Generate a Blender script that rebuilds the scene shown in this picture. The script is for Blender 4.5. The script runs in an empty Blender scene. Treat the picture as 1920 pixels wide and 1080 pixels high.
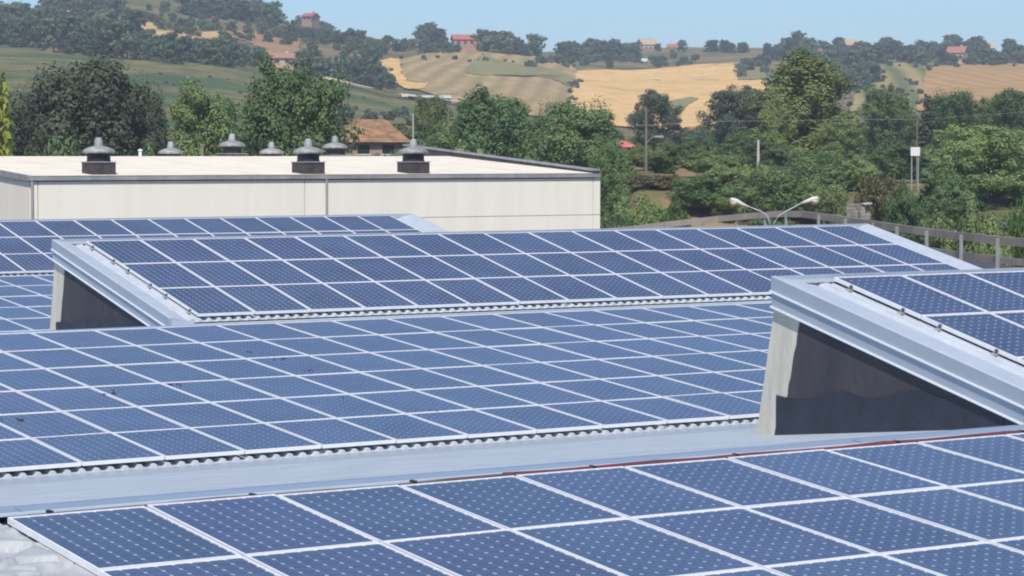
import bpy, math, random
import numpy as np
from mathutils import Matrix, Vector

R = math.radians
scene = bpy.context.scene
COL = scene.collection

# ------------------------------------------------------------------ camera
H = 12.0                                    # eye height above the yard
FPX = 4685.0                                # focal length in photo pixels (1920 wide)
YAW, PITCH = R(33.05), R(-3.04)
fw = np.array([math.sin(YAW) * math.cos(PITCH), math.cos(YAW) * math.cos(PITCH), math.sin(PITCH)])
rt = np.array([math.cos(YAW), -math.sin(YAW), 0.0])
up = np.cross(rt, fw)
cam = bpy.data.cameras.new('camera')
cam.sensor_width = 36.0
cam.lens = FPX / 1920 * 36.0
cam.clip_start, cam.clip_end = 0.5, 9000
camo = bpy.data.objects.new('camera', cam)
COL.objects.link(camo)
camo.matrix_world = Matrix(((rt[0], up[0], -fw[0], 0), (rt[1], up[1], -fw[1], 0), (rt[2], up[2], -fw[2], H), (0, 0, 0, 1)))
scene.camera = camo

# ------------------------------------------------------------------ sky and sun
SUN_EL, SUN_AZ = R(53), R(34)               # SUN_AZ: from -y towards -x
sdir = Vector((-math.sin(SUN_AZ) * math.cos(SUN_EL), -math.cos(SUN_AZ) * math.cos(SUN_EL), math.sin(SUN_EL)))
world = bpy.data.worlds.new('World')
scene.world = world
world.use_nodes = True
wn = world.node_tree
wn.nodes.clear()
sky = wn.nodes.new('ShaderNodeTexSky')
sky.sky_type = 'NISHITA'
sky.sun_disc = False
sky.sun_elevation = SUN_EL
sky.sun_rotation = math.atan2(sdir.x, sdir.y)
sky.altitude = 300
sky.air_density, sky.dust_density, sky.ozone_density = 1.0, 0.3, 3.0
tint = wn.nodes.new('ShaderNodeMix')
tint.data_type = 'RGBA'
tint.blend_type = 'MULTIPLY'
tint.inputs[0].default_value = 1.0
tint.inputs[7].default_value = (0.66, 0.81, 1.00, 1)
bg = wn.nodes.new('ShaderNodeBackground')
bg.inputs[1].default_value = 0.115
wo = wn.nodes.new('ShaderNodeOutputWorld')
wn.links.new(sky.outputs[0], tint.inputs[6])
wn.links.new(tint.outputs[2], bg.inputs[0])
wn.links.new(bg.outputs[0], wo.inputs[0])
sun = bpy.data.lights.new('sun', 'SUN')
sun.energy = 4.0
sun.angle = R(0.55)
sun.color = (1.0, 0.94, 0.84)
suno = bpy.data.objects.new('sun', sun)
COL.objects.link(suno)
suno.rotation_euler = sdir.to_track_quat('Z', 'Y').to_euler()
scene.view_settings.view_transform = 'Standard'
scene.view_settings.look = 'None'
scene.view_settings.exposure = 0.22
scene.view_settings.gamma = 1.0
scene.cycles.filter_width = 2.0

# ------------------------------------------------------------------ helpers
def ray(u, v):
    return fw + rt * (u - 960) / FPX - up * (v - 540) / FPX
def pix(p):
    q = np.array(p, float) - np.array([0, 0, H])
    d = q @ fw
    return 960 + FPX * (q @ rt) / d, 540 - FPX * (q @ up) / d, d
FH = np.array([math.sin(YAW), math.cos(YAW), 0.0])
def dl(D, L):
    return FH * D + rt * L
def ud(u, D):                               # ground position of photo column u at forward distance D
    return FH * D + rt * (D * (u - 960) / FPX)

class MB:
    def __init__(s):
        s.v, s.f = [], []
    def quad(s, a, b, c, d):
        n = len(s.v); s.v += [tuple(a), tuple(b), tuple(c), tuple(d)]; s.f.append((n, n + 1, n + 2, n + 3)); return s
    def poly(s, pts):
        n = len(s.v); s.v += [tuple(p) for p in pts]; s.f.append(tuple(range(n, n + len(pts)))); return s
    def hexa(s, p):                         # 8 corners: bottom 4 ccw, top 4 ccw
        n = len(s.v); s.v += [tuple(q) for q in p]
        for f in ((3, 2, 1, 0), (4, 5, 6, 7), (0, 1, 5, 4), (1, 2, 6, 5), (2, 3, 7, 6), (3, 0, 4, 7)):
            s.f.append(tuple(n + i for i in f))
        return s
    def box(s, x0, x1, y0, y1, z0, z1):
        return s.hexa([(x0, y0, z0), (x1, y0, z0), (x1, y1, z0), (x0, y1, z0), (x0, y0, z1), (x1, y0, z1), (x1, y1, z1), (x0, y1, z1)])
    def tube(s, pts, rad, n=8, caps=True):
        pts = [Vector(p) for p in pts]
        rr = rad if isinstance(rad, (list, tuple)) else [rad] * len(pts)
        b = len(s.v)
        for i, p in enumerate(pts):
            t = (pts[min(i + 1, len(pts) - 1)] - pts[max(i - 1, 0)]).normalized()
            a = t.cross(Vector((0, 0, 1)) if abs(t.z) < 0.9 else Vector((1, 0, 0))).normalized()
            c = t.cross(a)
            for k in range(n):
                an = 2 * math.pi * k / n
                s.v.append(tuple(p + (a * math.cos(an) + c * math.sin(an)) * rr[i]))
        for i in range(len(pts) - 1):
            for k in range(n):
                s.f.append((b + i * n + k, b + i * n + (k + 1) % n, b + (i + 1) * n + (k + 1) % n, b + (i + 1) * n + k))
        if caps:
            s.f.append(tuple(b + k for k in range(n))[::-1])
            s.f.append(tuple(b + (len(pts) - 1) * n + k for k in range(n)))
        return s
    def lathe(s, prof, n=20, c=(0, 0)):
        b = len(s.v)
        for r_, z in prof:
            for k in range(n):
                an = 2 * math.pi * k / n
                s.v.append((c[0] + r_ * math.cos(an), c[1] + r_ * math.sin(an), z))
        for i in range(len(prof) - 1):
            for k in range(n):
                s.f.append((b + i * n + k, b + i * n + (k + 1) % n, b + (i + 1) * n + (k + 1) % n, b + (i + 1) * n + k))
        s.f.append(tuple(b + (len(prof) - 1) * n + k for k in range(n)))
        return s
    def mesh(s, name, mat, smooth=False):
        me = bpy.data.meshes.new(name)
        me.from_pydata(s.v, [], s.f)
        me.materials.append(mat)
        if smooth:
            me.polygons.foreach_set('use_smooth', [True] * len(me.polygons))
        me.update()
        return me
    def build(s, name, mat, parent=None, smooth=False):
        return link(name, s.mesh(name, mat, smooth), parent)

def link(name, me, parent=None, loc=None, rot=None, scale=None):
    o = bpy.data.objects.new(name, me)
    COL.objects.link(o)
    if parent: o.parent = parent
    if loc is not None: o.location = tuple(loc)
    if rot is not None: o.rotation_euler = rot
    if scale is not None: o.scale = scale
    return o
def tag(o, label, cat, group=None):
    o['label'] = label; o['category'] = cat
    if group: o['group'] = group
    return o
def thing(name, label, cat, loc=(0, 0, 0), rot=(0, 0, 0), group=None):
    return tag(link(name, None, None, loc, rot), label, cat, group)
def struct(o, label=None):
    o['kind'] = 'structure'
    if label: o['label'] = label
    return o
def npmesh(name, v, f, mat, smooth=False):
    me = bpy.data.meshes.new(name)
    v = np.asarray(v, np.float32); f = np.asarray(f, np.int32)
    me.vertices.add(len(v)); me.vertices.foreach_set('co', v.ravel())
    k = f.shape[1]
    me.loops.add(f.size); me.loops.foreach_set('vertex_index', f.ravel())
    me.polygons.add(len(f)); me.polygons.foreach_set('loop_start', np.arange(0, f.size, k, dtype=np.int32))
    if smooth: me.polygons.foreach_set('use_smooth', np.ones(len(f), bool))
    me.materials.append(mat)
    me.update(calc_edges=True); me.validate()
    return me

# ------------------------------------------------------------------ materials
def lin(r, g, b):
    def c(x):
        x /= 255.0
        return x / 12.92 if x <= 0.04045 else ((x + 0.055) / 1.055) ** 2.4
    return (c(r), c(g), c(b), 1.0)
def mat(name, col, rough=0.6, metal=0.0, spec=0.5, hue=0.06, var=0.0, vscale=1.0, col2=None, bump=0.0, bscale=20.0, coat=0.0, obj_random=0.0,
        detail=5.0, stretch=(1, 1, 1), coord='Object', sss=0.0):
    m = bpy.data.materials.new(name)
    m.use_nodes = True
    nt = m.node_tree
    p = nt.nodes['Principled BSDF']
    p.inputs['Base Color'].default_value = col
    p.inputs['Roughness'].default_value = rough
    p.inputs['Metallic'].default_value = metal
    p.inputs['Specular IOR Level'].default_value = spec
    p.inputs['Coat Weight'].default_value = coat
    if var or col2 or bump:
        tc = nt.nodes.new('ShaderNodeNewGeometry' if coord == 'World' else 'ShaderNodeTexCoord')
        coord = 'Position' if coord == 'World' else coord
        mp = nt.nodes.new('ShaderNodeMapping')
        mp.inputs['Scale'].default_value = stretch
        nt.links.new(tc.outputs[coord], mp.inputs[0])
    out = None
    if var or col2:
        nz = nt.nodes.new('ShaderNodeTexNoise')
        nz.inputs['Scale'].default_value = vscale
        nz.inputs['Detail'].default_value = detail
        nz.inputs['Roughness'].default_value = 0.65
        nt.links.new(mp.outputs[0], nz.inputs['Vector'])
        rp = nt.nodes.new('ShaderNodeValToRGB')
        c2 = col2 if col2 else tuple(c * (1 - var) for c in col[:3]) + (1,)
        c1 = col if col2 else tuple(min(1, c * (1 + var)) for c in col[:3]) + (1,)
        rp.color_ramp.elements[0].position = 0.35; rp.color_ramp.elements[0].color = c2
        rp.color_ramp.elements[1].position = 0.65; rp.color_ramp.elements[1].color = c1
        nt.links.new(nz.outputs['Fac'], rp.inputs[0])
        out = rp.outputs[0]
    if obj_random:
        oi = nt.nodes.new('ShaderNodeObjectInfo')
        hs = nt.nodes.new('ShaderNodeHueSaturation')
        mr = nt.nodes.new('ShaderNodeMapRange')
        mr.inputs['To Min'].default_value = 1 - obj_random; mr.inputs['To Max'].default_value = 1 + obj_random
        nt.links.new(oi.outputs['Random'], mr.inputs['Value'])
        nt.links.new(mr.outputs[0], hs.inputs['Value'])
        hr = nt.nodes.new('ShaderNodeMapRange')
        hr.inputs['To Min'].default_value = 0.5 - obj_random * hue; hr.inputs['To Max'].default_value = 0.5 + obj_random * hue
        mm = nt.nodes.new('ShaderNodeMath'); mm.operation = 'FRACT'
        m2 = nt.nodes.new('ShaderNodeMath'); m2.operation = 'MULTIPLY'; m2.inputs[1].default_value = 7.31
        nt.links.new(oi.outputs['Random'], m2.inputs[0]); nt.links.new(m2.outputs[0], mm.inputs[0])
        nt.links.new(mm.outputs[0], hr.inputs['Value']); nt.links.new(hr.outputs[0], hs.inputs['Hue'])
        if out: nt.links.new(out, hs.inputs['Color'])
        else: hs.inputs['Color'].default_value = col
        out = hs.outputs[0]
    if out: nt.links.new(out, p.inputs['Base Color'])
    if bump:
        nb = nt.nodes.new('ShaderNodeTexNoise')
        nb.inputs['Scale'].default_value = bscale
        nb.inputs['Detail'].default_value = 4
        nt.links.new(mp.outputs[0], nb.inputs['Vector'])
        bp = nt.nodes.new('ShaderNodeBump')
        bp.inputs['Strength'].default_value = bump
        bp.inputs['Distance'].default_value = 0.05
        nt.links.new(nb.outputs['Fac'], bp.inputs['Height'])
        nt.links.new(bp.outputs[0], p.inputs['Normal'])
    return m

M = {}
M['cell'] = mat('solar_cell', (0.065, 0.086, 0.150, 1), rough=0.2, spec=0.9, var=0.17, vscale=0.9, obj_random=0.10, hue=0.09, coord='World')
M['back'] = mat('backsheet', (0.55, 0.60, 0.68, 1), rough=0.25, spec=0.5)
M['alu'] = mat('anodised_aluminium', (0.84, 0.84, 0.85, 1), rough=0.45, metal=0.1, var=0.05, vscale=4)
M['rail'] = mat('mill_aluminium', (0.55, 0.56, 0.57, 1), rough=0.4, metal=0.6)
M['dark'] = mat('dark_rubber', (0.03, 0.03, 0.035, 1), rough=0.7)
M['sheet'] = mat('white_corrugated_steel', (0.56, 0.60, 0.64, 1), rough=0.45, metal=0.1, var=0.08, vscale=2.5)
M['galv'] = mat('pale_galvanised_flashing', (0.38, 0.43, 0.49, 1), rough=0.45, metal=0.2, var=0.05, vscale=1.2, bump=0.04, bscale=5)
M['flange'] = mat('pale_flange_sheet', (0.47, 0.52, 0.58, 1), rough=0.5, metal=0.1, var=0.06, vscale=3.0, bump=0.05, bscale=7)
M['galv_fold'] = mat('flashing_fold', (0.86, 0.88, 0.90, 1), rough=0.4, metal=0.2)
M['north'] = mat('pale_roof_membrane', (0.40, 0.455, 0.50, 1), rough=0.7, var=0.09, vscale=1.6, bump=0.12, bscale=9)
M['cap'] = mat('ridge_cap_steel', (0.24, 0.31, 0.41, 1), rough=0.6, metal=0.0, var=0.04, vscale=0.6)
M['brownc'] = mat('brown_conduit', (0.11, 0.075, 0.075, 1), rough=0.7, var=0.3, vscale=1.0)
M['red'] = mat('red_conduit', (0.20, 0.035, 0.045, 1), rough=0.6, col2=(0.10, 0.045, 0.05, 1), vscale=2.0, detail=2)
M['bitumen'] = mat('bitumen_membrane', (0.066, 0.060, 0.066, 1), rough=0.75, col2=(0.036, 0.036, 0.048, 1), vscale=1.3, stretch=(1, 1, 0.45), bump=0.2, bscale=14)
M['bitumen2'] = mat('new_bitumen_strip', (0.027, 0.031, 0.046, 1), rough=0.6, var=0.25, vscale=2.5, bump=0.25, bscale=14)
M['conc'] = mat('weathered_concrete', (0.68, 0.62, 0.52, 1), rough=0.85, col2=(0.52, 0.475, 0.40, 1), vscale=2.2, stretch=(3, 3, 0.5), bump=0.15, bscale=18)
M['glassd'] = mat('dark_window_glass', (0.02, 0.025, 0.03, 1), rough=0.08, spec=0.8)
M['wallp'] = mat('cream_wall_panel', (0.90, 0.835, 0.735, 1), rough=0.85, col2=(0.84, 0.77, 0.665, 1), vscale=0.55, stretch=(2.5, 2.5, 0.25), bump=0.05, bscale=8)
M['roofm'] = mat('cream_roof_membrane', (0.84, 0.765, 0.625, 1), rough=0.85, col2=(0.74, 0.665, 0.535, 1), vscale=0.7, detail=7)
M['gutter'] = mat('grey_gutter_steel', (0.37, 0.365, 0.36, 1), rough=0.5, metal=0.3, var=0.2, vscale=1.5)
M['parap'] = mat('dark_parapet_lining', (0.055, 0.052, 0.060, 1), rough=0.75, var=0.3, vscale=1.5)
M['joint'] = mat('dark_joint', (0.22, 0.20, 0.19, 1), rough=0.9)
M['ventb'] = mat('brown_vent_curb', (0.050, 0.040, 0.042, 1), rough=0.7, var=0.45, vscale=3.0)
M['ventn'] = mat('dark_vent_louvre', (0.022, 0.022, 0.027, 1), rough=0.6)
M['venth'] = mat('grey_vent_hood', (0.29, 0.295, 0.29, 1), rough=0.6, metal=0.1, var=0.3, vscale=4.0, obj_random=0.15)
M['white'] = mat('white_paint', (0.78, 0.77, 0.74, 1), rough=0.5)
M['corten'] = mat('weathered_timber_rail', (0.36, 0.30, 0.26, 1), rough=0.85, col2=(0.27, 0.24, 0.22, 1), vscale=1.2, detail=6, obj_random=0.15)
M['postg'] = mat('galvanised_post', (0.42, 0.43, 0.42, 1), rough=0.5, metal=0.3)
M['lampg'] = mat('grey_lamp_pole', (0.45, 0.46, 0.44, 1), rough=0.5, metal=0.2)
M['lamph'] = mat('pale_grey_lamp_shell', (0.60, 0.59, 0.55, 1), rough=0.5)
M['lens'] = mat('lamp_lens', (0.55, 0.42, 0.25, 1), rough=0.25)
M['asph'] = mat('asphalt', (0.06, 0.06, 0.062, 1), rough=0.9, var=0.25, vscale=3)
M['tarp'] = mat('white_tarpaulin', (0.40, 0.42, 0.43, 1), rough=0.6, var=0.12, vscale=3)
M['tarpd'] = mat('roof_felt_grey', (0.30, 0.32, 0.34, 1), rough=0.8, var=0.15, vscale=2)
M['bark'] = mat('bark', (0.10, 0.08, 0.06, 1), rough=0.95, var=0.3, vscale=3)
M['wood'] = mat('wooden_pole', (0.20, 0.175, 0.145, 1), rough=0.9, var=0.2, vscale=2)
M['polew'] = mat('pale_concrete_pole', (0.52, 0.50, 0.46, 1), rough=0.8)
M['wire'] = mat('power_wire', (0.30, 0.30, 0.31, 1), rough=0.5)

def leafmat(name, c1, c2, rnd=0.22, vs=0.35):
    m = mat(name, c1, rough=0.55, spec=0.25, col2=c2, vscale=vs, obj_random=rnd, detail=3)
    nt = m.node_tree
    p = nt.nodes['Principled BSDF']
    tr = nt.nodes.new('ShaderNodeBsdfTranslucent')
    src = p.inputs['Base Color'].links[0].from_socket
    nt.links.new(src, tr.inputs['Color'])
    mx = nt.nodes.new('ShaderNodeMixShader')
    mx.inputs[0].default_value = 0.22
    nt.links.new(p.outputs[0], mx.inputs[1]); nt.links.new(tr.outputs[0], mx.inputs[2])
    nt.links.new(mx.outputs[0], nt.nodes['Material Output'].inputs['Surface'])
    return m
M['leaf_dark'] = leafmat('leaves_dark_grey_green', (0.148, 0.172, 0.097, 1), (0.084, 0.111, 0.071, 1))
M['leaf_green'] = leafmat('leaves_deep_green', (0.184, 0.257, 0.082, 1), (0.098, 0.160, 0.067, 1))
M['leaf_mid'] = leafmat('leaves_mid_green', (0.284, 0.344, 0.113, 1), (0.161, 0.225, 0.085, 1))
M['leaf_poplar'] = leafmat('leaves_poplar', (0.336, 0.398, 0.119, 1), (0.199, 0.262, 0.100, 1))
M['leaf_yellow'] = leafmat('leaves_yellow_green', (0.36, 0.36, 0.055, 1), (0.20, 0.24, 0.045, 1), 0.1)
M['leaf_bright'] = leafmat('leaves_bright_green', (0.12, 0.20, 0.045, 1), (0.075, 0.13, 0.035, 1), 0.15)
M['leaf_brown'] = leafmat('leaves_dry_brown', (0.21, 0.165, 0.085, 1), (0.10, 0.105, 0.045, 1), 0.2, 0.9)
M['leaf_hill'] = leafmat('leaves_far_blue_green', (0.147, 0.194, 0.097, 1), (0.091, 0.131, 0.077, 1), 0.30, 0.15)

def groundmat(name, cols, vs=0.02, stretch=(1, 1, 1), stripes=None, detail=8, rough=0.95):
    """cols: list of (position, colour) for a noise ramp; stripes=(scale, rotation, colour, amount, distortion)"""
    m = bpy.data.materials.new(name); m.use_nodes = True
    nt = m.node_tree; p = nt.nodes['Principled BSDF']
    p.inputs['Roughness'].default_value = rough; p.inputs['Specular IOR Level'].default_value = 0.1
    tc = nt.nodes.new('ShaderNodeTexCoord'); mp = nt.nodes.new('ShaderNodeMapping')
    mp.inputs['Scale'].default_value = stretch
    nt.links.new(tc.outputs['Object'], mp.inputs[0])
    nz = nt.nodes.new('ShaderNodeTexNoise'); nz.inputs['Scale'].default_value = vs; nz.inputs['Detail'].default_value = detail
    nz.inputs['Roughness'].default_value = 0.68
    nt.links.new(mp.outputs[0], nz.inputs['Vector'])
    rp = nt.nodes.new('ShaderNodeValToRGB')
    while len(rp.color_ramp.elements) < len(cols): rp.color_ramp.elements.new(0.5)
    for e, (pos, c) in zip(rp.color_ramp.elements, cols): e.position = pos; e.color = c
    nt.links.new(nz.outputs['Fac'], rp.inputs[0])
    out = rp.outputs[0]
    n2 = nt.nodes.new('ShaderNodeTexNoise'); n2.inputs['Scale'].default_value = 0.22; n2.inputs['Detail'].default_value = 6; n2.inputs['Roughness'].default_value = 0.75
    nt.links.new(tc.outputs['Object'], n2.inputs['Vector'])
    r2 = nt.nodes.new('ShaderNodeMapRange'); r2.inputs['From Min'].default_value = 0.32; r2.inputs['From Max'].default_value = 0.68
    r2.inputs['To Min'].default_value = 0.74; r2.inputs['To Max'].default_value = 1.2
    nt.links.new(n2.outputs['Fac'], r2.inputs['Value'])
    hv = nt.nodes.new('ShaderNodeHueSaturation'); nt.links.new(out, hv.inputs['Color']); nt.links.new(r2.outputs[0], hv.inputs['Value'])
    out = hv.outputs[0]
    if stripes:
        sc, ro, c, amt, dist = stripes
        m2 = nt.nodes.new('ShaderNodeMapping'); m2.inputs['Rotation'].default_value = (0, 0, ro)
        nt.links.new(tc.outputs['Object'], m2.inputs[0])
        wv = nt.nodes.new('ShaderNodeTexWave'); wv.inputs['Scale'].default_value = sc; wv.inputs['Distortion'].default_value = dist
        wv.inputs['Detail'].default_value = 2; wv.inputs['Detail Scale'].default_value = 0.08
        nt.links.new(m2.outputs[0], wv.inputs['Vector'])
        mx = nt.nodes.new('ShaderNodeMix'); mx.data_type = 'RGBA'
        mu = nt.nodes.new('ShaderNodeMath'); mu.operation = 'MULTIPLY'; mu.inputs[1].default_value = amt
        nt.links.new(wv.outputs['Fac'], mu.inputs[0]); nt.links.new(mu.outputs[0], mx.inputs[0])
        nt.links.new(out, mx.inputs[6]); mx.inputs[7].default_value = c
        out = mx.outputs[2]
    nt.links.new(out, p.inputs['Base Color'])
    return m

# ------------------------------------------------------------------ terrain
KN = [0, 60, 80, 105, 122, 140, 180, 250, 320, 420, 520, 620, 720, 820, 920, 1050, 1250, 1600, 3200]
TC = {  # photo column: photo rows of the ground at distances 180 .. 1050
 -900: [300, 270, 225, 155, 110, 92, 70, 52, 50, 50],
 0:    [300, 270, 225, 155, 108, 90, 58, 40, 42, 45],
 250:  [300, 275, 235, 165, 122, 88, 42, -6, 0, 5],
 400:  [300, 278, 240, 178, 132, 102, 62, 18, 15, 20],
 500:  [300, 280, 245, 190, 148, 116, 82, 50, 45, 48],
 650:  [300, 285, 255, 215, 172, 132, 100, 76, 66, 70],
 750:  [300, 285, 262, 225, 190, 152, 118, 92, 84, 86],
 900:  [300, 285, 262, 230, 198, 165, 126, 95, 94, 98],
 1000: [300, 285, 265, 238, 210, 175, 136, 106, 103, 104],
 1100: [310, 290, 268, 245, 222, 192, 158, 130, 114, 101],
 1200: [318, 292, 268, 248, 230, 202, 168, 138, 116, 97],
 1300: [322, 294, 268, 248, 230, 202, 168, 138, 116, 95],
 1400: [328, 298, 268, 242, 222, 196, 162, 132, 112, 95],
 1550: [335, 302, 268, 236, 212, 186, 156, 132, 113, 96],
 1700: [340, 306, 268, 236, 206, 176, 146, 123, 111, 99],
 1920: [342, 308, 268, 232, 200, 170, 143, 121, 113, 102],
 2800: [342, 308, 268, 232, 200, 172, 146, 125, 116, 105]}
TU = np.array(sorted(TC)); 
TZ = []
for u_ in TU:
    k = min(1.0, max(0.0, (u_ - 1050) / 120.0))
    z = [0, 0, 0, 0.6 * k, 2.5 * k + 0.6, 3 + 6 * k]
    z += [H + (291 - v_) * D_ / FPX for v_, D_ in zip(TC[u_], KN[6:16])]
    if k < 1: z[6] = 7 + (z[6] - 7) * k
    z += [z[-1] - 6, z[-1] - 25, -10]
    TZ.append(z)
TZ = np.array(TZ); KNa = np.array(KN, float)
TANG = np.arctan((TU - 960) / FPX)
def _smooth_interp(x, xp, row):
    return np.interp(x, xp, row)
def hgt(x, y):
    """terrain height at world x, y (arrays)"""
    x = np.atleast_1d(np.asarray(x, float)); y = np.atleast_1d(np.asarray(y, float))
    D = x * FH[0] + y * FH[1]; L = x * rt[0] + y * rt[1]
    r_ = np.hypot(D, L)
    ang = np.arctan2(L, D)
    rr = np.where(D > 0, np.maximum(D, r_ * 0.5), r_)
    ci = np.clip(np.searchsorted(TANG, ang) - 1, 0, len(TANG) - 2)
    tt = np.clip((ang - TANG[ci]) / (TANG[ci + 1] - TANG[ci]), 0, 1)
    tt = tt * tt * (3 - 2 * tt)
    ki = np.clip(np.searchsorted(KNa, rr) - 1, 0, len(KNa) - 2)
    s = np.clip((rr - KNa[ki]) / (KNa[ki + 1] - KNa[ki]), 0, 1)
    def cr(c):
        p0 = TZ[c, np.maximum(ki - 1, 0)]; p1 = TZ[c, ki]; p2 = TZ[c, ki + 1]; p3 = TZ[c, np.minimum(ki + 2, len(KNa) - 1)]
        h_ = KNa[ki + 1] - KNa[ki]
        m1 = np.where(ki > 0, (p2 - p0) / (KNa[ki + 1] - KNa[np.maximum(ki - 1, 0)]), 0) * h_
        m2 = (p3 - p1) / np.maximum(KNa[np.minimum(ki + 2, len(KNa) - 1)] - KNa[ki], 1e-6) * h_
        return (2 * s**3 - 3 * s**2 + 1) * p1 + (s**3 - 2 * s**2 + s) * m1 + (-2 * s**3 + 3 * s**2) * p2 + (s**3 - s**2) * m2
    z = cr(ci) * (1 - tt) + cr(ci + 1) * tt
    fade = np.clip((rr - 300) / 300, 0, 1)
    z = z + fade * (np.sin(x * 0.021 + y * 0.013) * np.sin(y * 0.027 - x * 0.008) * 1.0)
    back = np.clip((np.abs(ang) - 0.5) / 0.9, 0, 1)
    return z * (1 - back * back * (3 - 2 * back))
GD = np.concatenate([np.arange(112, 400, 1.5), np.arange(400, 1300, 2.5)])
def cast(u, v, dmin=112):
    """first ground point seen at photo pixel u, v"""
    p = FH[None, :] * GD[:, None] + rt[None, :] * (GD * (u - 960) / FPX)[:, None]
    z = hgt(p[:, 0], p[:, 1])
    vv = 291 - FPX * (z - H) / GD
    ok = np.where((vv <= v) & (GD >= dmin))[0]
    i = ok[0] if len(ok) else int(np.argmin(vv))
    return p[i, 0], p[i, 1], z[i], GD[i]

ang_in = np.linspace(-0.30, 0.30, 260)
ang_out = np.linspace(0.30, 2 * math.pi - 0.30, 70)[1:-1]
AN = np.concatenate([ang_in, ang_out])
RG = np.concatenate([[0.01, 20, 40, 60], np.arange(70, 200, 6), np.arange(200, 460, 8), np.arange(460, 1150, 8), np.geomspace(1160, 6000, 24)])
aa, rr_ = np.meshgrid(AN, RG)
DD, LL = rr_ * np.cos(aa), rr_ * np.sin(aa)
GX, GY = DD * FH[0] + LL * rt[0], DD * FH[1] + LL * rt[1]
GZ = hgt(GX.ravel(), GY.ravel())
far = np.clip((rr_.ravel() - 2500) / 1500, 0, 1)
GZ = GZ * (1 - far) - 12 * far
nA, nR = len(AN), len(RG)
ii = np.arange(nR - 1)[:, None] * nA; jj = np.arange(nA)[None, :]
jn = (jj + 1) % nA
faces = np.stack([ii + jj, ii + nA + jj, ii + nA + jn, ii + jn], -1).reshape(-1, 4)
M['ground'] = groundmat('scrub_grassland', [(0.30, lin(84, 92, 60)), (0.48, lin(104, 104, 70)), (0.60, lin(146, 124, 88)), (0.72, lin(92, 98, 64))], vs=0.05)
gr = struct(link('ground', npmesh('ground', np.stack([GX.ravel(), GY.ravel(), GZ], -1), faces, M['ground'], True)))

def field(name, poly, material, lift=0.30, dv=2.0, nx=40, label=None):
    """a patch of farmland draped on the terrain; outline given in photo pixels"""
    P = np.array(poly, float)
    v0, v1 = P[:, 1].min(), P[:, 1].max()
    rows = []; jr = random.Random(len(name)); jit = min(3.0, (P[:, 0].max() - P[:, 0].min()) * 0.03)
    for v in np.arange(v0 + 0.3, v1, dv):
        xs = []
        for i in range(len(P)):
            a, b = P[i], P[(i + 1) % len(P)]
            if (a[1] <= v) != (b[1] <= v): xs.append(a[0] + (v - a[1]) / (b[1] - a[1]) * (b[0] - a[0]))
        if len(xs) >= 2: rows.append((v, min(xs) + jr.uniform(-jit, jit), max(xs) + jr.uniform(-jit, jit)))
    V = []
    for v, a, b in rows:
        for u in np.linspace(a, b, nx):
            x, y, z, d = cast(u, v + (jr.uniform(-1.2, 1.2) if v in (rows[0][0], rows[-1][0]) else 0), 200)
            V.append((x, y, z + lift))
    n = len(rows)
    F = [(i * nx + j, i * nx + j + 1, (i + 1) * nx + j + 1, (i + 1) * nx + j) for i in range(n - 1) for j in range(nx - 1)]
    return struct(link(name, npmesh(name, V, F, material, True)), label)

M['wheat'] = groundmat('ripe_wheat_stubble', [(0.30, lin(198, 162, 104)), (0.5, lin(220, 182, 122)), (0.70, lin(208, 170, 110))], vs=0.03, stretch=(1, 1, 1))
M['plough'] = groundmat('dry_ploughed_slope', [(0.30, lin(166, 142, 100)), (0.5, lin(176, 152, 108)), (0.68, lin(146, 134, 92))], vs=0.04, stripes=(0.055, R(36), lin(126, 110, 76), 0.5, 3.0))
M['swath'] = groundmat('green_swath', [(0.32, lin(126, 126, 82)), (0.6, lin(142, 134, 90)), (0.72, lin(158, 142, 98))], vs=0.05)
M['track'] = groundmat('sandy_bank', [(0.32, lin(206, 166, 106)), (0.65, lin(224, 184, 120))], vs=0.06)
M['meadow'] = groundmat('green_meadow', [(0.30, lin(66, 84, 54)), (0.45, lin(80, 96, 60)), (0.57, lin(122, 112, 76)), (0.68, lin(76, 92, 58))], vs=0.03)
M['brownf'] = groundmat('brown_fallow', [(0.32, lin(146, 116, 84)), (0.65, lin(166, 134, 98))], vs=0.05)
M['tan'] = groundmat('tan_slope', [(0.30, lin(154, 126, 82)), (0.5, lin(188, 150, 100)), (0.7, lin(162, 132, 86))], vs=0.03, stripes=(0.05, R(30), lin(136, 112, 76), 0.4, 4.0))
M['vine'] = groundmat('vineyard_rows', [(0.32, lin(150, 140, 92)), (0.65, lin(172, 150, 104))], vs=0.06, stripes=(0.035, R(40), lin(78, 98, 56), 0.8, 1.0))
M['sand'] = groundmat('pale_earth_bank', [(0.32, lin(206, 178, 122)), (0.65, lin(186, 150, 106))], vs=0.08)
M['dry'] = groundmat('dry_tall_grass', [(0.30, lin(150, 116, 66)), (0.5, lin(188, 146, 88)), (0.7, lin(118, 112, 62))], vs=0.35)
field('meadow', [(0, 88), (60, 92), (110, 103), (250, 117), (330, 122), (480, 130), (590, 149), (640, 163), (700, 178), (790, 202), (800, 232), (640, 245), (300, 250), (-60, 240), (-60, 86)], M['meadow'], nx=60)
field('ploughed_field', [(752, 113), (800, 103), (850, 95), (890, 94), (930, 99), (1000, 108), (1050, 115), (1080, 131), (1083, 150), (1070, 185), (1062, 208), (1020, 222), (900, 208), (840, 188), (775, 168), (755, 140)], M['plough'], nx=60)
field('grass_swath', [(905, 104), (940, 118), (1035, 132), (1079, 148), (1073, 168), (1030, 150), (960, 141), (900, 146), (870, 140), (885, 120)], M['swath'], lift=0.45, nx=40)
field('sandy_bank', [(708, 118), (735, 112), (750, 114), (754, 140), (770, 160), (805, 158), (800, 168), (765, 172), (740, 158), (722, 134)], M['track'], lift=0.45, nx=20)
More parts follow.
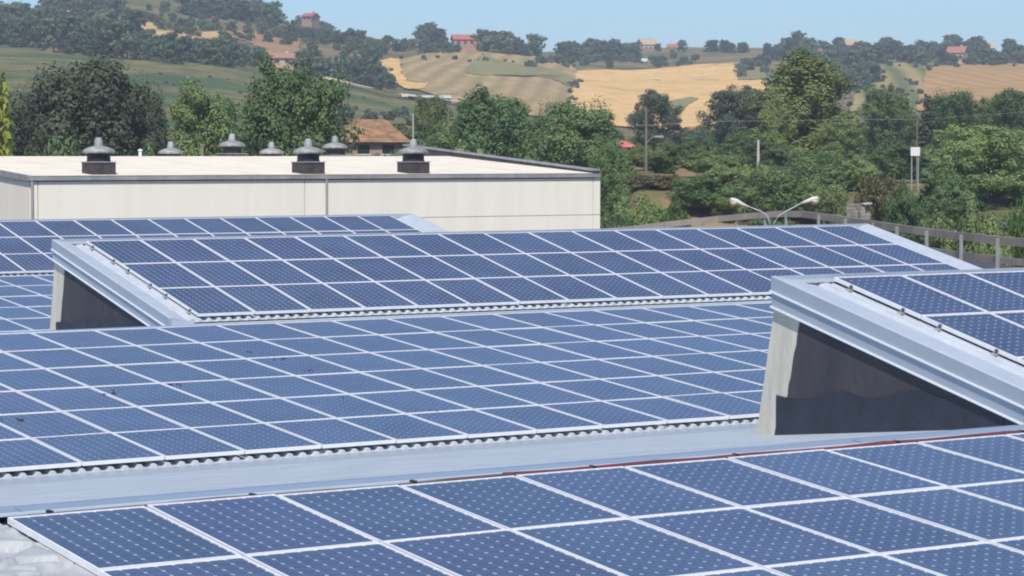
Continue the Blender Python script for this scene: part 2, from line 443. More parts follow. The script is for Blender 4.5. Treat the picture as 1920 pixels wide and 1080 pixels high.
field('wheat_field', [(1076, 135), (1150, 132), (1250, 130), (1310, 122), (1390, 120), (1378, 156), (1432, 152), (1436, 176), (1400, 215), (1310, 244), (1230, 246), (1150, 238), (1100, 212), (1066, 196), (1076, 160)], M['wheat'], nx=60)
field('fallow_strip', [(1392, 121), (1432, 118), (1436, 150), (1382, 154)], M['swath'], lift=0.45, nx=12)
field('dry_hollow', [(1240, 195), (1290, 186), (1310, 188), (1280, 206), (1250, 215), (1238, 205)], M['swath'], lift=0.45, nx=14)
field('fallow_field', [(428, 57), (500, 64), (565, 74), (562, 108), (505, 104), (470, 82), (430, 70)], M['brownf'], nx=24)
field('tan_slope', [(1736, 127), (1800, 124), (1960, 118), (1990, 215), (1850, 222), (1715, 210)], M['tan'], nx=40)
field('vineyard', [(1640, 124), (1690, 120), (1737, 121), (1716, 214), (1590, 214), (1610, 160)], M['vine'], nx=30)
field('earth_bank', [(213, 15), (250, 24), (300, 52), (330, 66), (420, 60), (430, 74), (330, 80), (268, 68), (240, 42)], M['sand'], nx=24)
field('pale_field', [(716, 80), (770, 84), (800, 90), (760, 92), (715, 88)], M['track'], lift=0.45, nx=12)
field('dry_verge', [(1150, 300), (1290, 308), (1560, 350), (1700, 372), (1960, 400), (1960, 425), (1140, 420)], M['dry'], lift=0.15, nx=60)
# lane along the meadow
lane = MB()
pts = [cast(u, v) for u, v in ((560, 146), (600, 152), (650, 163), (700, 174), (750, 184), (790, 190), (840, 196), (880, 202))]
for a, b in zip(pts[:-1], pts[1:]):
    d = Vector((b[0] - a[0], b[1] - a[1], 0)).normalized(); n_ = Vector((-d.y, d.x, 0)) * 1.6
    lane.quad((a[0] - n_.x, a[1] - n_.y, a[2] + 0.9), (b[0] - n_.x, b[1] - n_.y, b[2] + 0.9), (b[0] + n_.x, b[1] + n_.y, b[2] + 0.9), (a[0] + n_.x, a[1] + n_.y, a[2] + 0.9))
struct(lane.build('lane', mat('pale_gravel', lin(186, 172, 146), rough=0.95, var=0.1, vscale=0.3)))

# ------------------------------------------------------------------ factory roof
PX, PY, PW, PL = 1.066, 1.575, 1.040, 1.561
AR = {  # near-left corner of each array's top surface (x, y, z-from-eye), slope, columns, rows
 'A': dict(o=(6.55, 16.58 - 6 * PY * math.cos(R(5.47)), -2.54 - 6 * PY * math.sin(R(5.47))), t=R(5.47), n=29, m=6),
 'B': dict(o=(11.67 - 17 * PX, 27.15, -3.59), t=R(5.07), n=40, m=6),
 'C': dict(o=(18.22, 37.55, -2.63), t=R(13.3), n=17, m=3),
 'D': dict(o=(19.49, 18.31, -2.58), t=R(13.8), n=16, m=3),
 'E': dict(o=(20.62 - 24 * PX, 46.35, -3.70), t=R(5.2), n=39, m=6),
 'F': dict(o=(35.72 - 34 * PX, 56.64, -2.78), t=R(13.3), n=34, m=3)}
def frame_of(a):
    t = a['t']
    return Matrix(((1, 0, 0, a['o'][0]), (0, math.cos(t), -math.sin(t), a['o'][1]), (0, math.sin(t), math.cos(t), a['o'][2] + H), (0, 0, 0, 1)))

fac = thing('factory_building', 'long factory hall with pale ridged roof carrying the solar arrays', 'building', (12, 30, 0))
FI = Matrix.Translation(Vector((12, 30, 0))).inverted()
def fpart(mb, name, m, parent=None, smooth=False):
    """build a part of the factory in world coordinates, parented to the factory (or to one of its parts)"""
    o = mb.build(name, m, None, smooth)
    o.parent = parent if parent else fac
    if not parent: o.matrix_parent_inverse = FI
    return o
XL, XR = -13.0, 38.4
def corrugated(mb, T, x0, x1, s0, s1, off, pitch=0.183, h=0.045):
    """trapezoidal ribs running up the slope; T maps local (x, s, n) to world"""
    x = x0; base = len(mb.v); prof = []
    while x < x1:
        prof += [(x, 0), (x + pitch * 0.50, 0), (x + pitch * 0.64, h), (x + pitch * 0.84, h), (x + pitch * 0.98, 0)]
        x += pitch
    for px_, pn in prof:
        mb.v.append(tuple(T @ Vector((px_, s0, off + pn)))); mb.v.append(tuple(T @ Vector((px_, s1, off + pn))))
    for i in range(len(prof) - 1):
        b = base + 2 * i
        mb.f.append((b, b + 2, b + 3, b + 1))
    n = len(mb.v)                          # closed lower end of every rib
    for i in range(0, len(prof) - 4, 5):
        q = [Vector(mb.v[base + 2 * (i + k)]) for k in (1 - 0, 2, 3, 4)]
        mb.poly(q)
# gables: (valley y, ridge y, next valley y)
ridges = []
for key in ('A', 'B', 'E'):
    a = AR[key]; T = frame_of(a)
    L = a['m'] * PY
    loc0 = (XL - a['o'][0]); loc1 = (XR - a['o'][0])
    mb = MB()
    corrugated(mb, T, loc0, loc1, -0.045, L + 0.35, -0.122)
    fpart(mb, 'corrugated_roof_sheet', M['sheet'])
    vy = T @ Vector((0, -0.045, -0.124)); ry = T @ Vector((0, L + 0.35, -0.10))
    ridges.append((vy, ry))
# north slopes, ridge caps and valley aprons
VN = [(26.65, -3.725), (46.05, -3.92), (65.6, -3.95)]
for i, (vy, ry) in enumerate(ridges):
    ny, nz = VN[i]; nz += H
    mb = MB()
    n = 60
    for k in range(n):                     # membrane laid in lengths
        x0 = XL + (XR - XL) * k / n; x1 = XL + (XR - XL) * (k + 1) / n
        mb.quad((x0, ry.y, ry.z - 0.02), (x1, ry.y, ry.z - 0.02), (x1, ny, nz), (x0, ny, nz))
    fpart(mb, 'north_roof_slope', M['north'])
    f = 0.22
    cy, cz = ry.y + (ny - ry.y) * f, ry.z + (nz - ry.z) * f
    mb = MB()
    for k in range(13):
        x0 = XL + (XR - XL) * k / 13; x1 = XL + (XR - XL) * (k + 1) / 13 + 0.04
        e = 0.004 * (k % 2)
        mb.quad((x0, ry.y - 0.22, ry.z + 0.045 + e), (x1, ry.y - 0.22, ry.z + 0.045 + e), (x1, ry.y + 0.06, ry.z + 0.06 + e), (x0, ry.y + 0.06, ry.z + 0.06 + e))
        mb.quad((x0, ry.y + 0.06, ry.z + 0.06 + e), (x1, ry.y + 0.06, ry.z + 0.06 + e), (x1, cy, cz + 0.012 + e), (x0, cy, cz + 0.012 + e))
    fpart(mb, 'ridge_cap', M['cap'])
    mb = MB()
    mb.box(XL, XR, ry.y - 0.20, ry.y - 0.15, ry.z + 0.047, ry.z + 0.062)
    fpart(mb, 'ridge_lip', M['sheet'])
    # valley apron in front of the next array
    if i < 2:
        v2 = ridges[i + 1][0]
        mb = MB()
        mb.quad((XL, ny - 0.004, nz), (XR, ny - 0.004, nz), (XR, v2.y + 0.02, v2.z + 0.002), (XL, v2.y + 0.02, v2.z + 0.002))
        fpart(mb, 'valley_gutter', M['galv'])
# slope and walls nearest the camera (behind and below the viewer)
v0 = ridges[0][0]
mb = MB(); mb.quad((XL, -3.0, H - 2.7), (XR, -3.0, H - 2.7), (XR, v0.y, v0.z - 0.02), (XL, v0.y, v0.z - 0.02)); fpart(mb, 'north_roof_slope', M['north'])
mb = MB(); mb.quad((XL, -12.5, H - 3.6), (XR, -12.5, H - 3.6), (XR, -3.0, H - 2.7), (XL, -3.0, H - 2.7)); fpart(mb, 'south_roof_slope', M['sheet'])
yN = VN[2][0]
prof = [(-12.5, H - 3.6), (-3.0, H - 2.7)]
for (vy, ry), (ny, nz) in zip(ridges, VN): prof += [(vy.y, vy.z - 0.03), (ry.y, ry.z - 0.03)]
prof += [(VN[2][0], VN[2][1] + H)]
for X in (XL + 0.02, XR - 0.02):
    mb = MB(); mb.poly([(X, y, z - 0.01) for y, z in prof] + [(X, prof[-1][0], 0), (X, prof[0][0], 0)]); fpart(mb, 'gable_wall', M['conc'])
mb = MB(); mb.quad((XL, yN, 0), (XR, yN, 0), (XR, yN, VN[2][1] + H - 0.01), (XL, yN, VN[2][1] + H - 0.01)); fpart(mb, 'long_wall', M['conc'])
mb = MB(); mb.quad((XL, -12.5, 0), (XR, -12.5, 0), (XR, -12.5, H - 3.61), (XL, -12.5, H - 3.61)); fpart(mb, 'long_wall', M['conc'])

# red conduit along the far edge of the nearest array
a = AR['A']; T = frame_of(a); L = 6 * PY
mb = MB()
rng = random.Random(4)
pts = []
x = 0.2
while x < 30:
    pts.append(T @ Vector((x, L + 0.065 + rng.uniform(-0.010, 0.010), -0.020 + rng.uniform(-0.008, 0.008)))); x += 0.5
mb.tube(pts[:9], 0.016, 6)
c2 = mb.build('cable_conduit', M['brownc']); tag(c2, 'thin brown cable conduit along the top edge of the nearest panels, left part', 'conduit')
mb = MB(); mb.tube(pts[8:], 0.023, 7)
co = mb.build('cable_conduit', M['red']); tag(co, 'thin dark red cable conduit along the top edge of the nearest panels, right part', 'conduit')
for k in range(16):
    mb = MB(); c = T @ Vector((0.45 + k * 1.55 + rng.uniform(-0.2, 0.2), L + 0.06, -0.02)); mb.box(c.x - 0.015, c.x + 0.015, c.y - 0.03, c.y + 0.04, c.z - 0.05, c.z + 0.026)
    mb.build('clip', M['dark'], co)

# ------------------------------------------------------------------ raised roof monitors (wedges)
def monitor(key, vi):
    a = AR[key]; T = frame_of(a); t = a['t']
    W = a['n'] * PX; S = a['m'] * PY
    GAP = 0.62 if key == 'C' else 0.87
    q_ = GAP / 0.87
    x0, x1 = -GAP, W - (PX - PW) + GAP
    s0, s1 = -0.07, S + 0.10
    mb = MB()
    corrugated(mb, T, -0.30, x1 - 0.55, s0, s1, -0.122)
    root = fpart(mb, 'roof_monitor', M['sheet'])
    oW = Vector((a['o'][0], a['o'][1], a['o'][2] + H))
    ridge = ridges[vi][1]; ny, nz = VN[vi]; nz += H
    def zN(y): return ridge.z - 0.02 + (y - ridge.y) * (nz - ridge.z + 0.02) / (ny - ridge.y)
    # front apron from the sheet's lower end down to the ridge cap
    fy = (T @ Vector((0, s0, -0.135)))
    mb = MB(); xa, xb = oW.x + x0 + 0.06, oW.x + x1 - 0.06
    k1 = T @ Vector((0, s0 - 0.02, -0.14)); k2y = k1.y - 0.42
    mb.quad((xa, k2y, min(k1.z - 0.06, zN(k2y) + 0.10)), (xb, k2y, min(k1.z - 0.06, zN(k2y) + 0.10)), (xb, k1.y + 0.02, k1.z), (xa, k1.y + 0.02, k1.z))
    fpart(mb, 'apron', M['sheet'], root)
    for side in (0, 1):
        xs = x0 if side == 0 else x1
        sg = 1 if side == 0 else -1
        # sloping flange between fascia and sheet
        mb = MB()
        xo = [xs, xs + sg * 0.05, xs + sg * 0.32 * q_, xs + sg * 0.69 * q_]
        no = [0.0, 0.004, -0.040, -0.112]
        for i in range(3):
            q = [T @ Vector((xo[i], s0 - 0.12, no[i])), T @ Vector((xo[i + 1], s0 - 0.12, no[i + 1])), T @ Vector((xo[i + 1], s1 + 0.02, no[i + 1])), T @ Vector((xo[i], s1 + 0.02, no[i]))]
            mb.quad(*(q if side == 0 else q[::-1]))
        fpart(mb, 'rake_flange', M['flange'], root)
        # closure under the low end of the flange
        mb = MB()
        tp = [T @ Vector((xo[i], s0 - 0.118, no[i] - 0.001)) for i in range(4)]
        pts_ = tp + [Vector((p_.x, p_.y, p_.z - 0.5)) for p_ in tp[::-1]]
        mb.poly(pts_ if side else pts_[::-1])
        fpart(mb, 'flange_closure', M['flange'], root)
        # standing white rib beside the panels
        mb = MB()
        xr = -0.105 if side == 0 else W + 0.085
        p = []
        for s in (s0 + 0.02, s1):
            for dx, dn in ((-0.05, -0.13), (0.05, -0.13), (0.028, -0.07), (-0.028, -0.07)):
                p.append(T @ Vector((xr + dx, s, dn)))
        mb.hexa([p[0], p[1], p[5], p[4], p[3], p[2], p[6], p[7]])
        fpart(mb, 'edge_rib', M['sheet'], root)
        # fascia: two bands with a folded line between, wrapped round the high end
        Xf = oW.x + xs
        A0 = T @ Vector((xs, s0 - 0.12, 0.0)); A1 = T @ Vector((xs, s1 + 0.02, 0.0))
        o1 = Xf; th = 0.05 * sg
        for b, (h0, h1, dx) in enumerate(((0.0, 0.165, 0.0), (0.185, 0.35, 0.012))):
            mb = MB()
            xa_, xb_ = sorted((o1 + dx * sg, o1 + th + dx * sg))
            mb.hexa([(xa_, A0.y, A0.z - h1), (xb_, A0.y, A0.z - h1), (xb_, A1.y, A1.z - h1), (xa_, A1.y, A1.z - h1),
                     (xa_, A0.y, A0.z - h0), (xb_, A0.y, A0.z - h0), (xb_, A1.y, A1.z - h0), (xa_, A1.y, A1.z - h0)])
            fpart(mb, 'fascia', M['galv'], root)
        for h0, e in ((0.165, 0.018), (0.35, 0.008)):
            mb = MB()
            xa_, xb_ = sorted((o1 - e * sg, o1 + th))
            mb.hexa([(xa_, A0.y, A0.z - h0 - 0.02), (xb_, A0.y, A0.z - h0 - 0.02), (xb_, A1.y + 0.01, A1.z - h0 - 0.02), (xa_, A1.y + 0.01, A1.z - h0 - 0.02),
                     (xa_, A0.y, A0.z - h0), (xb_, A0.y, A0.z - h0), (xb_, A1.y + 0.01, A1.z - h0), (xa_, A1.y + 0.01, A1.z - h0)])
            fpart(mb, 'fascia_fold', M['galv_fold'], root)
        # side wall: concrete end at the high side, bitumen-covered triangle towards the low side
        Xw = oW.x + xs + sg * 0.055
        def zt(y): return A0.z + (y - A0.y) * math.tan(t) - 0.36
        yh = A1.y - 0.02                       # high end, top
        yb = yh + 0.36                         # high end, foot (wall leans out at the bottom)
        ctop, cbot = yh - 0.47, yb - 0.48
        # low end: where the fascia's lower edge meets the north slope
        ys = A0.y
        while zt(ys) < zN(ys) and ys < yh: ys += 0.02
        xa_, xb_ = sorted((Xw, Xw + sg * 0.16))
        mb = MB()
        mb.hexa([(xa_, cbot, zN(cbot) - 0.05), (xb_, cbot, zN(cbot) - 0.05), (xb_, yb, zN(yb) - 0.05), (xa_, yb, zN(yb) - 0.05),
                 (xa_, ctop, zt(ctop) + 0.1), (xb_, ctop, zt(ctop) + 0.1), (xb_, yh, zt(yh) + 0.1), (xa_, yh, zt(yh) + 0.1)])
        fpart(mb, 'concrete_end', M['conc'], root)
        xm = Xw - sg * 0.010
        r2 = random.Random(hash(key) % 99 if False else ord(key))
        edge = []
        N = 14
        for i in range(N + 1):
            f = i / N
            y = cbot + (ctop - cbot) * f; z = zN(cbot) + (zt(ctop) - zN(cbot)) * f
            if f < 0.24: y += 0.09 + r2.uniform(-0.04, 0.03)
            y += r2.uniform(-0.012, 0.014)
            edge.append((y, z))
        outline = [(ys, zN(ys) - 0.03), (edge[0][0], zN(edge[0][0]) - 0.03)] + edge + [(ctop, zt(ctop) + 0.06), (ys, zt(ys) + 0.06)]
        mb = MB()
        pts_ = [(xm, y, z) for y, z in outline]
        mb.poly(pts_ if side else pts_[::-1])
        o = fpart(mb, 'bitumen_wall', M['bitumen'], root)
        # darker new strip along the foot
        mb = MB(); xm2 = Xw - sg * 0.018
        up_ = []
        for i in range(13):
            y = ys + 0.4 + (cbot + 0.08 - ys - 0.4) * i / 12
            up_.append((xm2, y, min(zN(y) + 0.42 + 0.05 * math.sin(i * 1.7) + r2.uniform(-0.04, 0.04), zt(y) + 0.02)))
        lo = [(xm2, y, zN(y) - 0.02) for _, y, _ in up_]
        pts_ = lo + up_[::-1]
        mb.poly(pts_ if side else pts_[::-1])
        fpart(mb, 'bitumen_strip', M['bitumen2'], root)
    # high side: fascia, glazing with mullions, cill
    A1 = T @ Vector((0, s1 + 0.02, 0.0))
    xa, xb = oW.x + x0 + 0.05, oW.x + x1 - 0.05
    mb = MB(); mb.box(xa, xb, A1.y - 0.05, A1.y + 0.0, A1.z - 0.35, A1.z - 0.002); fpart(mb, 'ridge_fascia', M['galv'], root)
    mb = MB(); p0 = T @ Vector((0, S - 0.01, -0.008)); 
    mb.quad((xa, p0.y + 0.03, p0.z - 0.05), (xb, p0.y + 0.03, p0.z - 0.05), (xb, A1.y, A1.z + 0.001), (xa, A1.y, A1.z + 0.001)); fpart(mb, 'ridge_flashing', M['galv'], root)
    yh = A1.y - 0.06; yb = yh + 0.36; zt_ = A1.z - 0.34; zb = zN(yb)
    mb = MB(); mb.quad((xb - 0.2, yh, zt_), (xa + 0.2, yh, zt_), (xa + 0.2, yb, zb), (xb - 0.2, yb, zb)); g = fpart(mb, 'north_glazing', M['glassd'], root)
    k = 0
    while xa + 0.2 + k * 1.2 < xb - 0.2:
        x = xa + 0.2 + k * 1.2
        mb = MB(); mb.hexa([(x, yh, zt_), (x + 0.06, yh, zt_), (x + 0.06, yh + 0.03, zt_), (x, yh + 0.03, zt_), (x, yb, zb), (x + 0.06, yb, zb), (x + 0.06, yb + 0.03, zb), (x, yb + 0.03, zb)][4:] + [(x, yh, zt_), (x + 0.06, yh, zt_), (x + 0.06, yh + 0.03, zt_), (x, yh + 0.03, zt_)])
        fpart(mb, 'mullion', M['postg'], root); k += 1
    return root
monitor('D', 0)
monitor('C', 1)
monitor('F', 2)

# ------------------------------------------------------------------ solar arrays
FT, FW = 0.046, 0.0155                       # frame depth, visible lip
fm = MB()
fm.box(0, FW, 0, PL, -FT, 0); fm.box(PW - FW, PW, 0, PL, -FT, 0)
fm.box(FW, PW - FW, 0, FW, -FT, -0.0005); fm.box(FW, PW - FW, PL - FW, PL, -FT, -0.0005)
frame_me = fm.mesh('solar_panel', M['alu'])
bm_ = MB(); bm_.quad((FW, FW, -0.007), (PW - FW, FW, -0.007), (PW - FW, PL - FW, -0.007), (FW, PL - FW, -0.007))
bm_.quad((FW, FW, -0.03), (FW, PL - FW, -0.03), (PW - FW, PL - FW, -0.03), (PW - FW, FW, -0.03))
back_me = bm_.mesh('backsheet', M['back'])
cm = MB()
CS, CG, CH = 0.1228, 0.0034, 0.0150         # cell, gap, clipped corner
cx0 = (PW - (8 * CS + 7 * CG)) / 2; cy0 = (PL - (12 * CS + 11 * CG)) / 2
for i in range(8):
    for j in range(12):
        x, y = cx0 + i * (CS + CG) - 0.0008, cy0 + j * (CS + CG)
        w_ = CS - 0.0016
        cm.poly([(x + CH, y, -0.005), (x + w_ - CH, y, -0.005), (x + w_, y + CH, -0.005), (x + w_, y + CS - CH, -0.005),
                 (x + w_ - CH, y + CS, -0.005), (x + CH, y + CS, -0.005), (x, y + CS - CH, -0.005), (x, y + CH, -0.005)])
cell_me = cm.mesh('cells', M['cell'])
clm = MB(); clm.box(-0.024, -0.001, -0.016, 0.016, -0.0478, -0.004); clm.box(-0.065, -0.026, -0.014, 0.014, -0.10, -0.0765)
clamp_me = clm.mesh('clamp', mat('grey_clamp', (0.10, 0.10, 0.105, 1), rough=0.5, metal=0.3))
LBL = {
 'A': 'nearest low solar array with large panels filling the foreground',
 'B': 'wide low solar array of six rows across the middle of the roof',
 'C': 'three-row tilted solar array on the long wedge across the centre of the roof',
 'D': 'tilted solar array on the big wedge at the right edge',
 'E': 'low solar array glimpsed behind the central wedge at the left edge',
 'F': 'farthest tilted solar array below the cream wall'}
MARG = 330
rng = random.Random(8)
for key, a in AR.items():
    T = frame_of(a)
    root = link('solar_array', None); root.matrix_world = T
    tag(root, LBL[key], 'solar array', 'solar arrays on the factory roof')
    xs_used = []; rows_used = {}
    for j in range(a['m']):
        for i in range(a['n']):
            c = [pix(T @ Vector((i * PX + dx, j * PY + dy, 0))) for dx in (0, PW) for dy in (0, PL)]
            if min(q[2] for q in c) < 2: continue
            if max(q[0] for q in c) < -MARG or min(q[0] for q in c) > 1920 + MARG or min(q[1] for q in c) > 1080 + MARG: continue
            # little play in each mounted panel
            o = link('solar_panel', frame_me, root, (i * PX + rng.uniform(-.003, .003), j * PY + rng.uniform(-.003, .003), rng.uniform(-0.002, 0.002)),
                     (rng.gauss(0, 0.0016), rng.gauss(0, 0.0016), 0))
            link('backsheet', back_me, o)
            ce = link('cells', cell_me, o); ce['kind'] = 'stuff'
            rows_used.setdefault(j, []).append(i)
    for j, cols in rows_used.items():
        for fr in (0.19, 0.79):
            y = j * PY + PL * fr
            c0, c1 = min(cols) * PX, max(cols) * PX + PW
            e_ = 0.08 if key != 'A' else -0.02
            mb = MB(); mb.box(c0 - e_, c1 + e_, y - 0.02, y + 0.02, -0.075, -0.048)
            rl = mb.build('mounting_rail', M['rail'], root)
            for xx, sc in ((c0, 1), (c1, -1)) if key != 'A' else ():
                link('clamp', clamp_me, rl, (xx, y, 0), None, (sc, 1, 1))
# dirt on the panels of the middle array
Tb = frame_of(AR['B'])
for (u, v, s) in ((32, 787, .10), (215, 736, .09), (330, 719, .10), (525, 672, .07), (585, 695, .06), (808, 769, .06), (640, 745, .03), (470, 660, .05)):
    d = ray(u, v); n_ = np.array(Tb.to_3x3() @ Vector((0, 0, 1))); o_ = np.array(Tb.translation) - np.array([0, 0, H])
    p = d * (o_ @ n_) / (d @ n_) + np.array([0, 0, H])
    mb = MB(); l = Tb.inverted() @ Vector(p)
    for k in range(rng.randint(3, 5)):
        cx, cy = l.x + rng.gauss(0, s * 0.7), l.y + rng.gauss(0, s * 0.7); r_ = s * rng.uniform(0.25, 0.6)
        r_ *= 0.7; mb.lathe([(r_, 0.001), (r_ * 0.7, 0.006), (r_ * 0.1, 0.009)], 7, (cx, cy))
    o = mb.build('leaf_litter', M['dark']); o.matrix_world = Tb
    tag(o, 'small dark clump of leaf litter lying on the middle low solar array', 'litter', 'leaf litter on the middle array')

# orange rag on the flange of the central wedge
Tc = frame_of(AR['C'])
mb = MB(); rr2 = random.Random(5); k = 9
g = [[(-0.46 + 0.26 * i / k + rr2.uniform(-.01, .01), 0.45 + 0.18 * j / k + rr2.uniform(-.01, .01), -0.075 - 0.05 * (i / k) + 0.03 + rr2.uniform(-0.015, 0.02)) for i in range(k + 1)] for j in range(k + 1)]
for j in range(k):
    for i in range(k): mb.quad(g[j][i], g[j][i + 1], g[j + 1][i + 1], g[j + 1][i])
o = mb.build('cloth', mat('orange_cloth', (0.66, 0.42, 0.24, 1), rough=0.9)); o.matrix_world = Tc
tag(o, 'crumpled pale orange cloth lying on the flashing of the central wedge', 'cloth')

# crumpled tarpaulin left of the nearest array
Ta = frame_of(AR['A'])
n = 160
xs = np.linspace(-3.2, 0.02, n); ys = np.linspace(5.2, 6 * PY + 0.05, n)
X, Y = np.meshgrid(xs, ys)
rs = np.random.RandomState(3)
NC = 170
cxy = np.stack([rs.uniform(-3.3, 0.1, NC), rs.uniform(5.1, 9.6, NC)], -1)
til = rs.normal(size=(NC, 2)) * 0.30
lev = rs.uniform(-0.03, 0.03, NC)
wx = X + 0.06 * np.sin(Y * 7.1) + 0.04 * np.sin(X * 13 + Y * 3); wy = Y + 0.06 * np.sin(X * 6.3 + 1)
dd = np.hypot(wx[..., None] - cxy[:, 0], wy[..., None] - cxy[:, 1])
o1 = np.argsort(dd, -1)[..., :2]
d1 = np.take_along_axis(dd, o1[..., :1], -1)[..., 0]; d2 = np.take_along_axis(dd, o1[..., 1:], -1)[..., 0]
c_ = o1[..., 0]
Z = lev[c_] + til[c_, 0] * (X - cxy[c_, 0]) + til[c_, 1] * (Y - cxy[c_, 1]) - 0.09 * np.exp(-(d2 - d1) / 0.02)
Z = np.maximum(-0.025 + Z, -0.070); Z = np.where(Z > -0.02, -0.02 + (Z + 0.02) * 0.25, Z)
Z = np.minimum(Z, np.where(X > -0.10, -0.052, 0.2))
f = [(i * n + j, i * n + j + 1, (i + 1) * n + j + 1, (i + 1) * n + j) for i in range(n - 1) for j in range(n - 1)]
o = link('tarpaulin', npmesh('tarpaulin', np.stack([X.ravel(), Y.ravel(), Z.ravel()], -1), f, M['tarp'])); o.matrix_world = Ta
tag(o, 'crumpled white tarpaulin on the roof at the lower left corner', 'tarpaulin')

# ------------------------------------------------------------------ white building beyond
YW, XA, XB = 85.0, 34.62, 59.6
ZE = H - 0.78
SL = math.tan(R(3.5)); YR = YW + 11.5; ZR = ZE + 0.04 + (YR - YW) * SL
wb = thing('white_warehouse', 'cream flat-looking warehouse with mushroom roof vents behind the solar roof', 'building', (XA, YW, 0))
WI = Matrix.Translation(Vector((XA, YW, 0))).inverted()
def wpart(mb, name, m, parent=None, smooth=False):
    o = mb.build(name, m, None, smooth); o.parent = parent or wb
    if not parent: o.matrix_parent_inverse = WI
    return o
mb = MB(); mb.box(XA + 0.05, XB - 0.05, YW + 0.06, 2 * YR - YW - 0.06, 0, ZE - 0.35); wpart(mb, 'core_wall', M['joint'])
def xat(u):
    d = ray(u, 340); return d[0] * YW / d[1]
cuts = [58, 71, 571, 611, 1112, 1126]
for u0, u1 in zip(cuts[:-1], cuts[1:]):
    x0, x1 = xat(u0), xat(u1)
    zs = [0, 4.5, ZE - 0.16] if u1 < 700 else [0, H - 2.46, ZE - 0.16]
    for z0, z1 in zip(zs[:-1], zs[1:]):
        mb = MB(); mb.box(x0 + 0.018, x1 - 0.018, YW, YW + 0.12, z0 + 0.01, z1 - 0.012); wpart(mb, 'wall_panel', M['wallp'])
k = 0; y = YW + 0.12
while y < 2 * YR - YW - 0.5:
    y1 = min(y + 2.4, 2 * YR - YW)
    ztop = ZE - 0.17
    for X in (XA, XB - 0.12):
        mb = MB(); mb.box(X, X + 0.12, y + 0.012, y1 - 0.012, 0, ztop); wpart(mb, 'wall_panel', M['wallp'])
    y = y1
# gable triangles
for X in (XA + 0.06, XB - 0.06):
    mb = MB(); mb.poly([(X, YW + 0.1, ZE - 0.4), (X, 2 * YR - YW - 0.1, ZE - 0.4), (X, 2 * YR - YW - 0.1, ZE), (X, YR, ZR), (X, YW + 0.1, ZE)]); wpart(mb, 'gable_wall', M['wallp'])
n_ = 8
for k in range(n_):
    x0 = XA + (XB - XA) * k / n_; x1 = XA + (XB - XA) * (k + 1) / n_ - 0.02
    mb = MB()
    mb.quad((x0, YW, ZE + 0.04), (x1, YW, ZE + 0.04), (x1, YR, ZR), (x0, YR, ZR))
    mb.quad((x0, YR, ZR), (x1, YR, ZR), (x1, 2 * YR - YW, ZE + 0.04), (x0, 2 * YR - YW, ZE + 0.04))
    wpart(mb, 'roof_strip', M['roofm'])
mb = MB(); mb.quad((XA, YW + .01, ZE + 0.02), (XB, YW + .01, ZE + 0.02), (XB, YR, ZR - 0.02), (XA, YR, ZR - 0.02)); mb.quad((XA, YR, ZR - 0.02), (XB, YR, ZR - 0.02), (XB, 2 * YR - YW - .01, ZE + 0.02), (XA, 2 * YR - YW - .01, ZE + 0.02)); wpart(mb, 'roof_deck', M['gutter'])
mb = MB(); mb.box(XA - 0.10, XB + 0.05, YW - 0.10, YW + 0.05, ZE - 0.13, ZE + 0.02); wpart(mb, 'gutter', M['gutter'])
mb = MB(); mb.hexa([(XA - 0.1, YW + 0.05, ZE - 0.15), (XA - 0.02, YW + 0.05, ZE - 0.15), (XA - 0.02, YR, ZR - 0.18), (XA - 0.1, YR, ZR - 0.18), (XA - 0.1, YW + 0.05, ZE + 0.06), (XA - 0.02, YW + 0.05, ZE + 0.06), (XA - 0.02, YR, ZR + 0.06), (XA - 0.1, YR, ZR + 0.06)]); wpart(mb, 'verge_trim', M['gutter'])
# parapet on the right gable
mb = MB(); mb.hexa([(XB - 0.25, YW, ZE), (XB + 0.02, YW, ZE), (XB + 0.02, YR + 4, ZR - 0.1), (XB - 0.25, YR + 4, ZR - 0.1), (XB - 0.25, YW, ZE + 0.13), (XB + 0.02, YW, ZE + 0.13), (XB + 0.02, YR + 4, ZR + 0.48), (XB - 0.25, YR + 4, ZR + 0.48)]); pa = wpart(mb, 'parapet', M['parap'])
mb = MB(); mb.hexa([(XB - 0.29, YW - 0.02, ZE + 0.132), (XB + 0.06, YW - 0.02, ZE + 0.132), (XB + 0.06, YR + 4, ZR + 0.482), (XB - 0.29, YR + 4, ZR + 0.482), (XB - 0.29, YW - 0.02, ZE + 0.20), (XB + 0.06, YW - 0.02, ZE + 0.20), (XB + 0.06, YR + 4, ZR + 0.55), (XB - 0.29, YR + 4, ZR + 0.55)]); wpart(mb, 'coping', M['gutter'], pa)
# downpipe
x = xat(611); mb = MB(); mb.tube([(x, YW - 0.06, 0.2), (x, YW - 0.06, ZE - 0.15)], 0.05, 8); wpart(mb, 'downpipe', M['gutter'])
x = xat(59); mb = MB(); mb.tube([(x, YW - 0.06, 0.2), (x, YW - 0.06, ZE - 0.15)], 0.045, 8); wpart(mb, 'downpipe', M['gutter'])

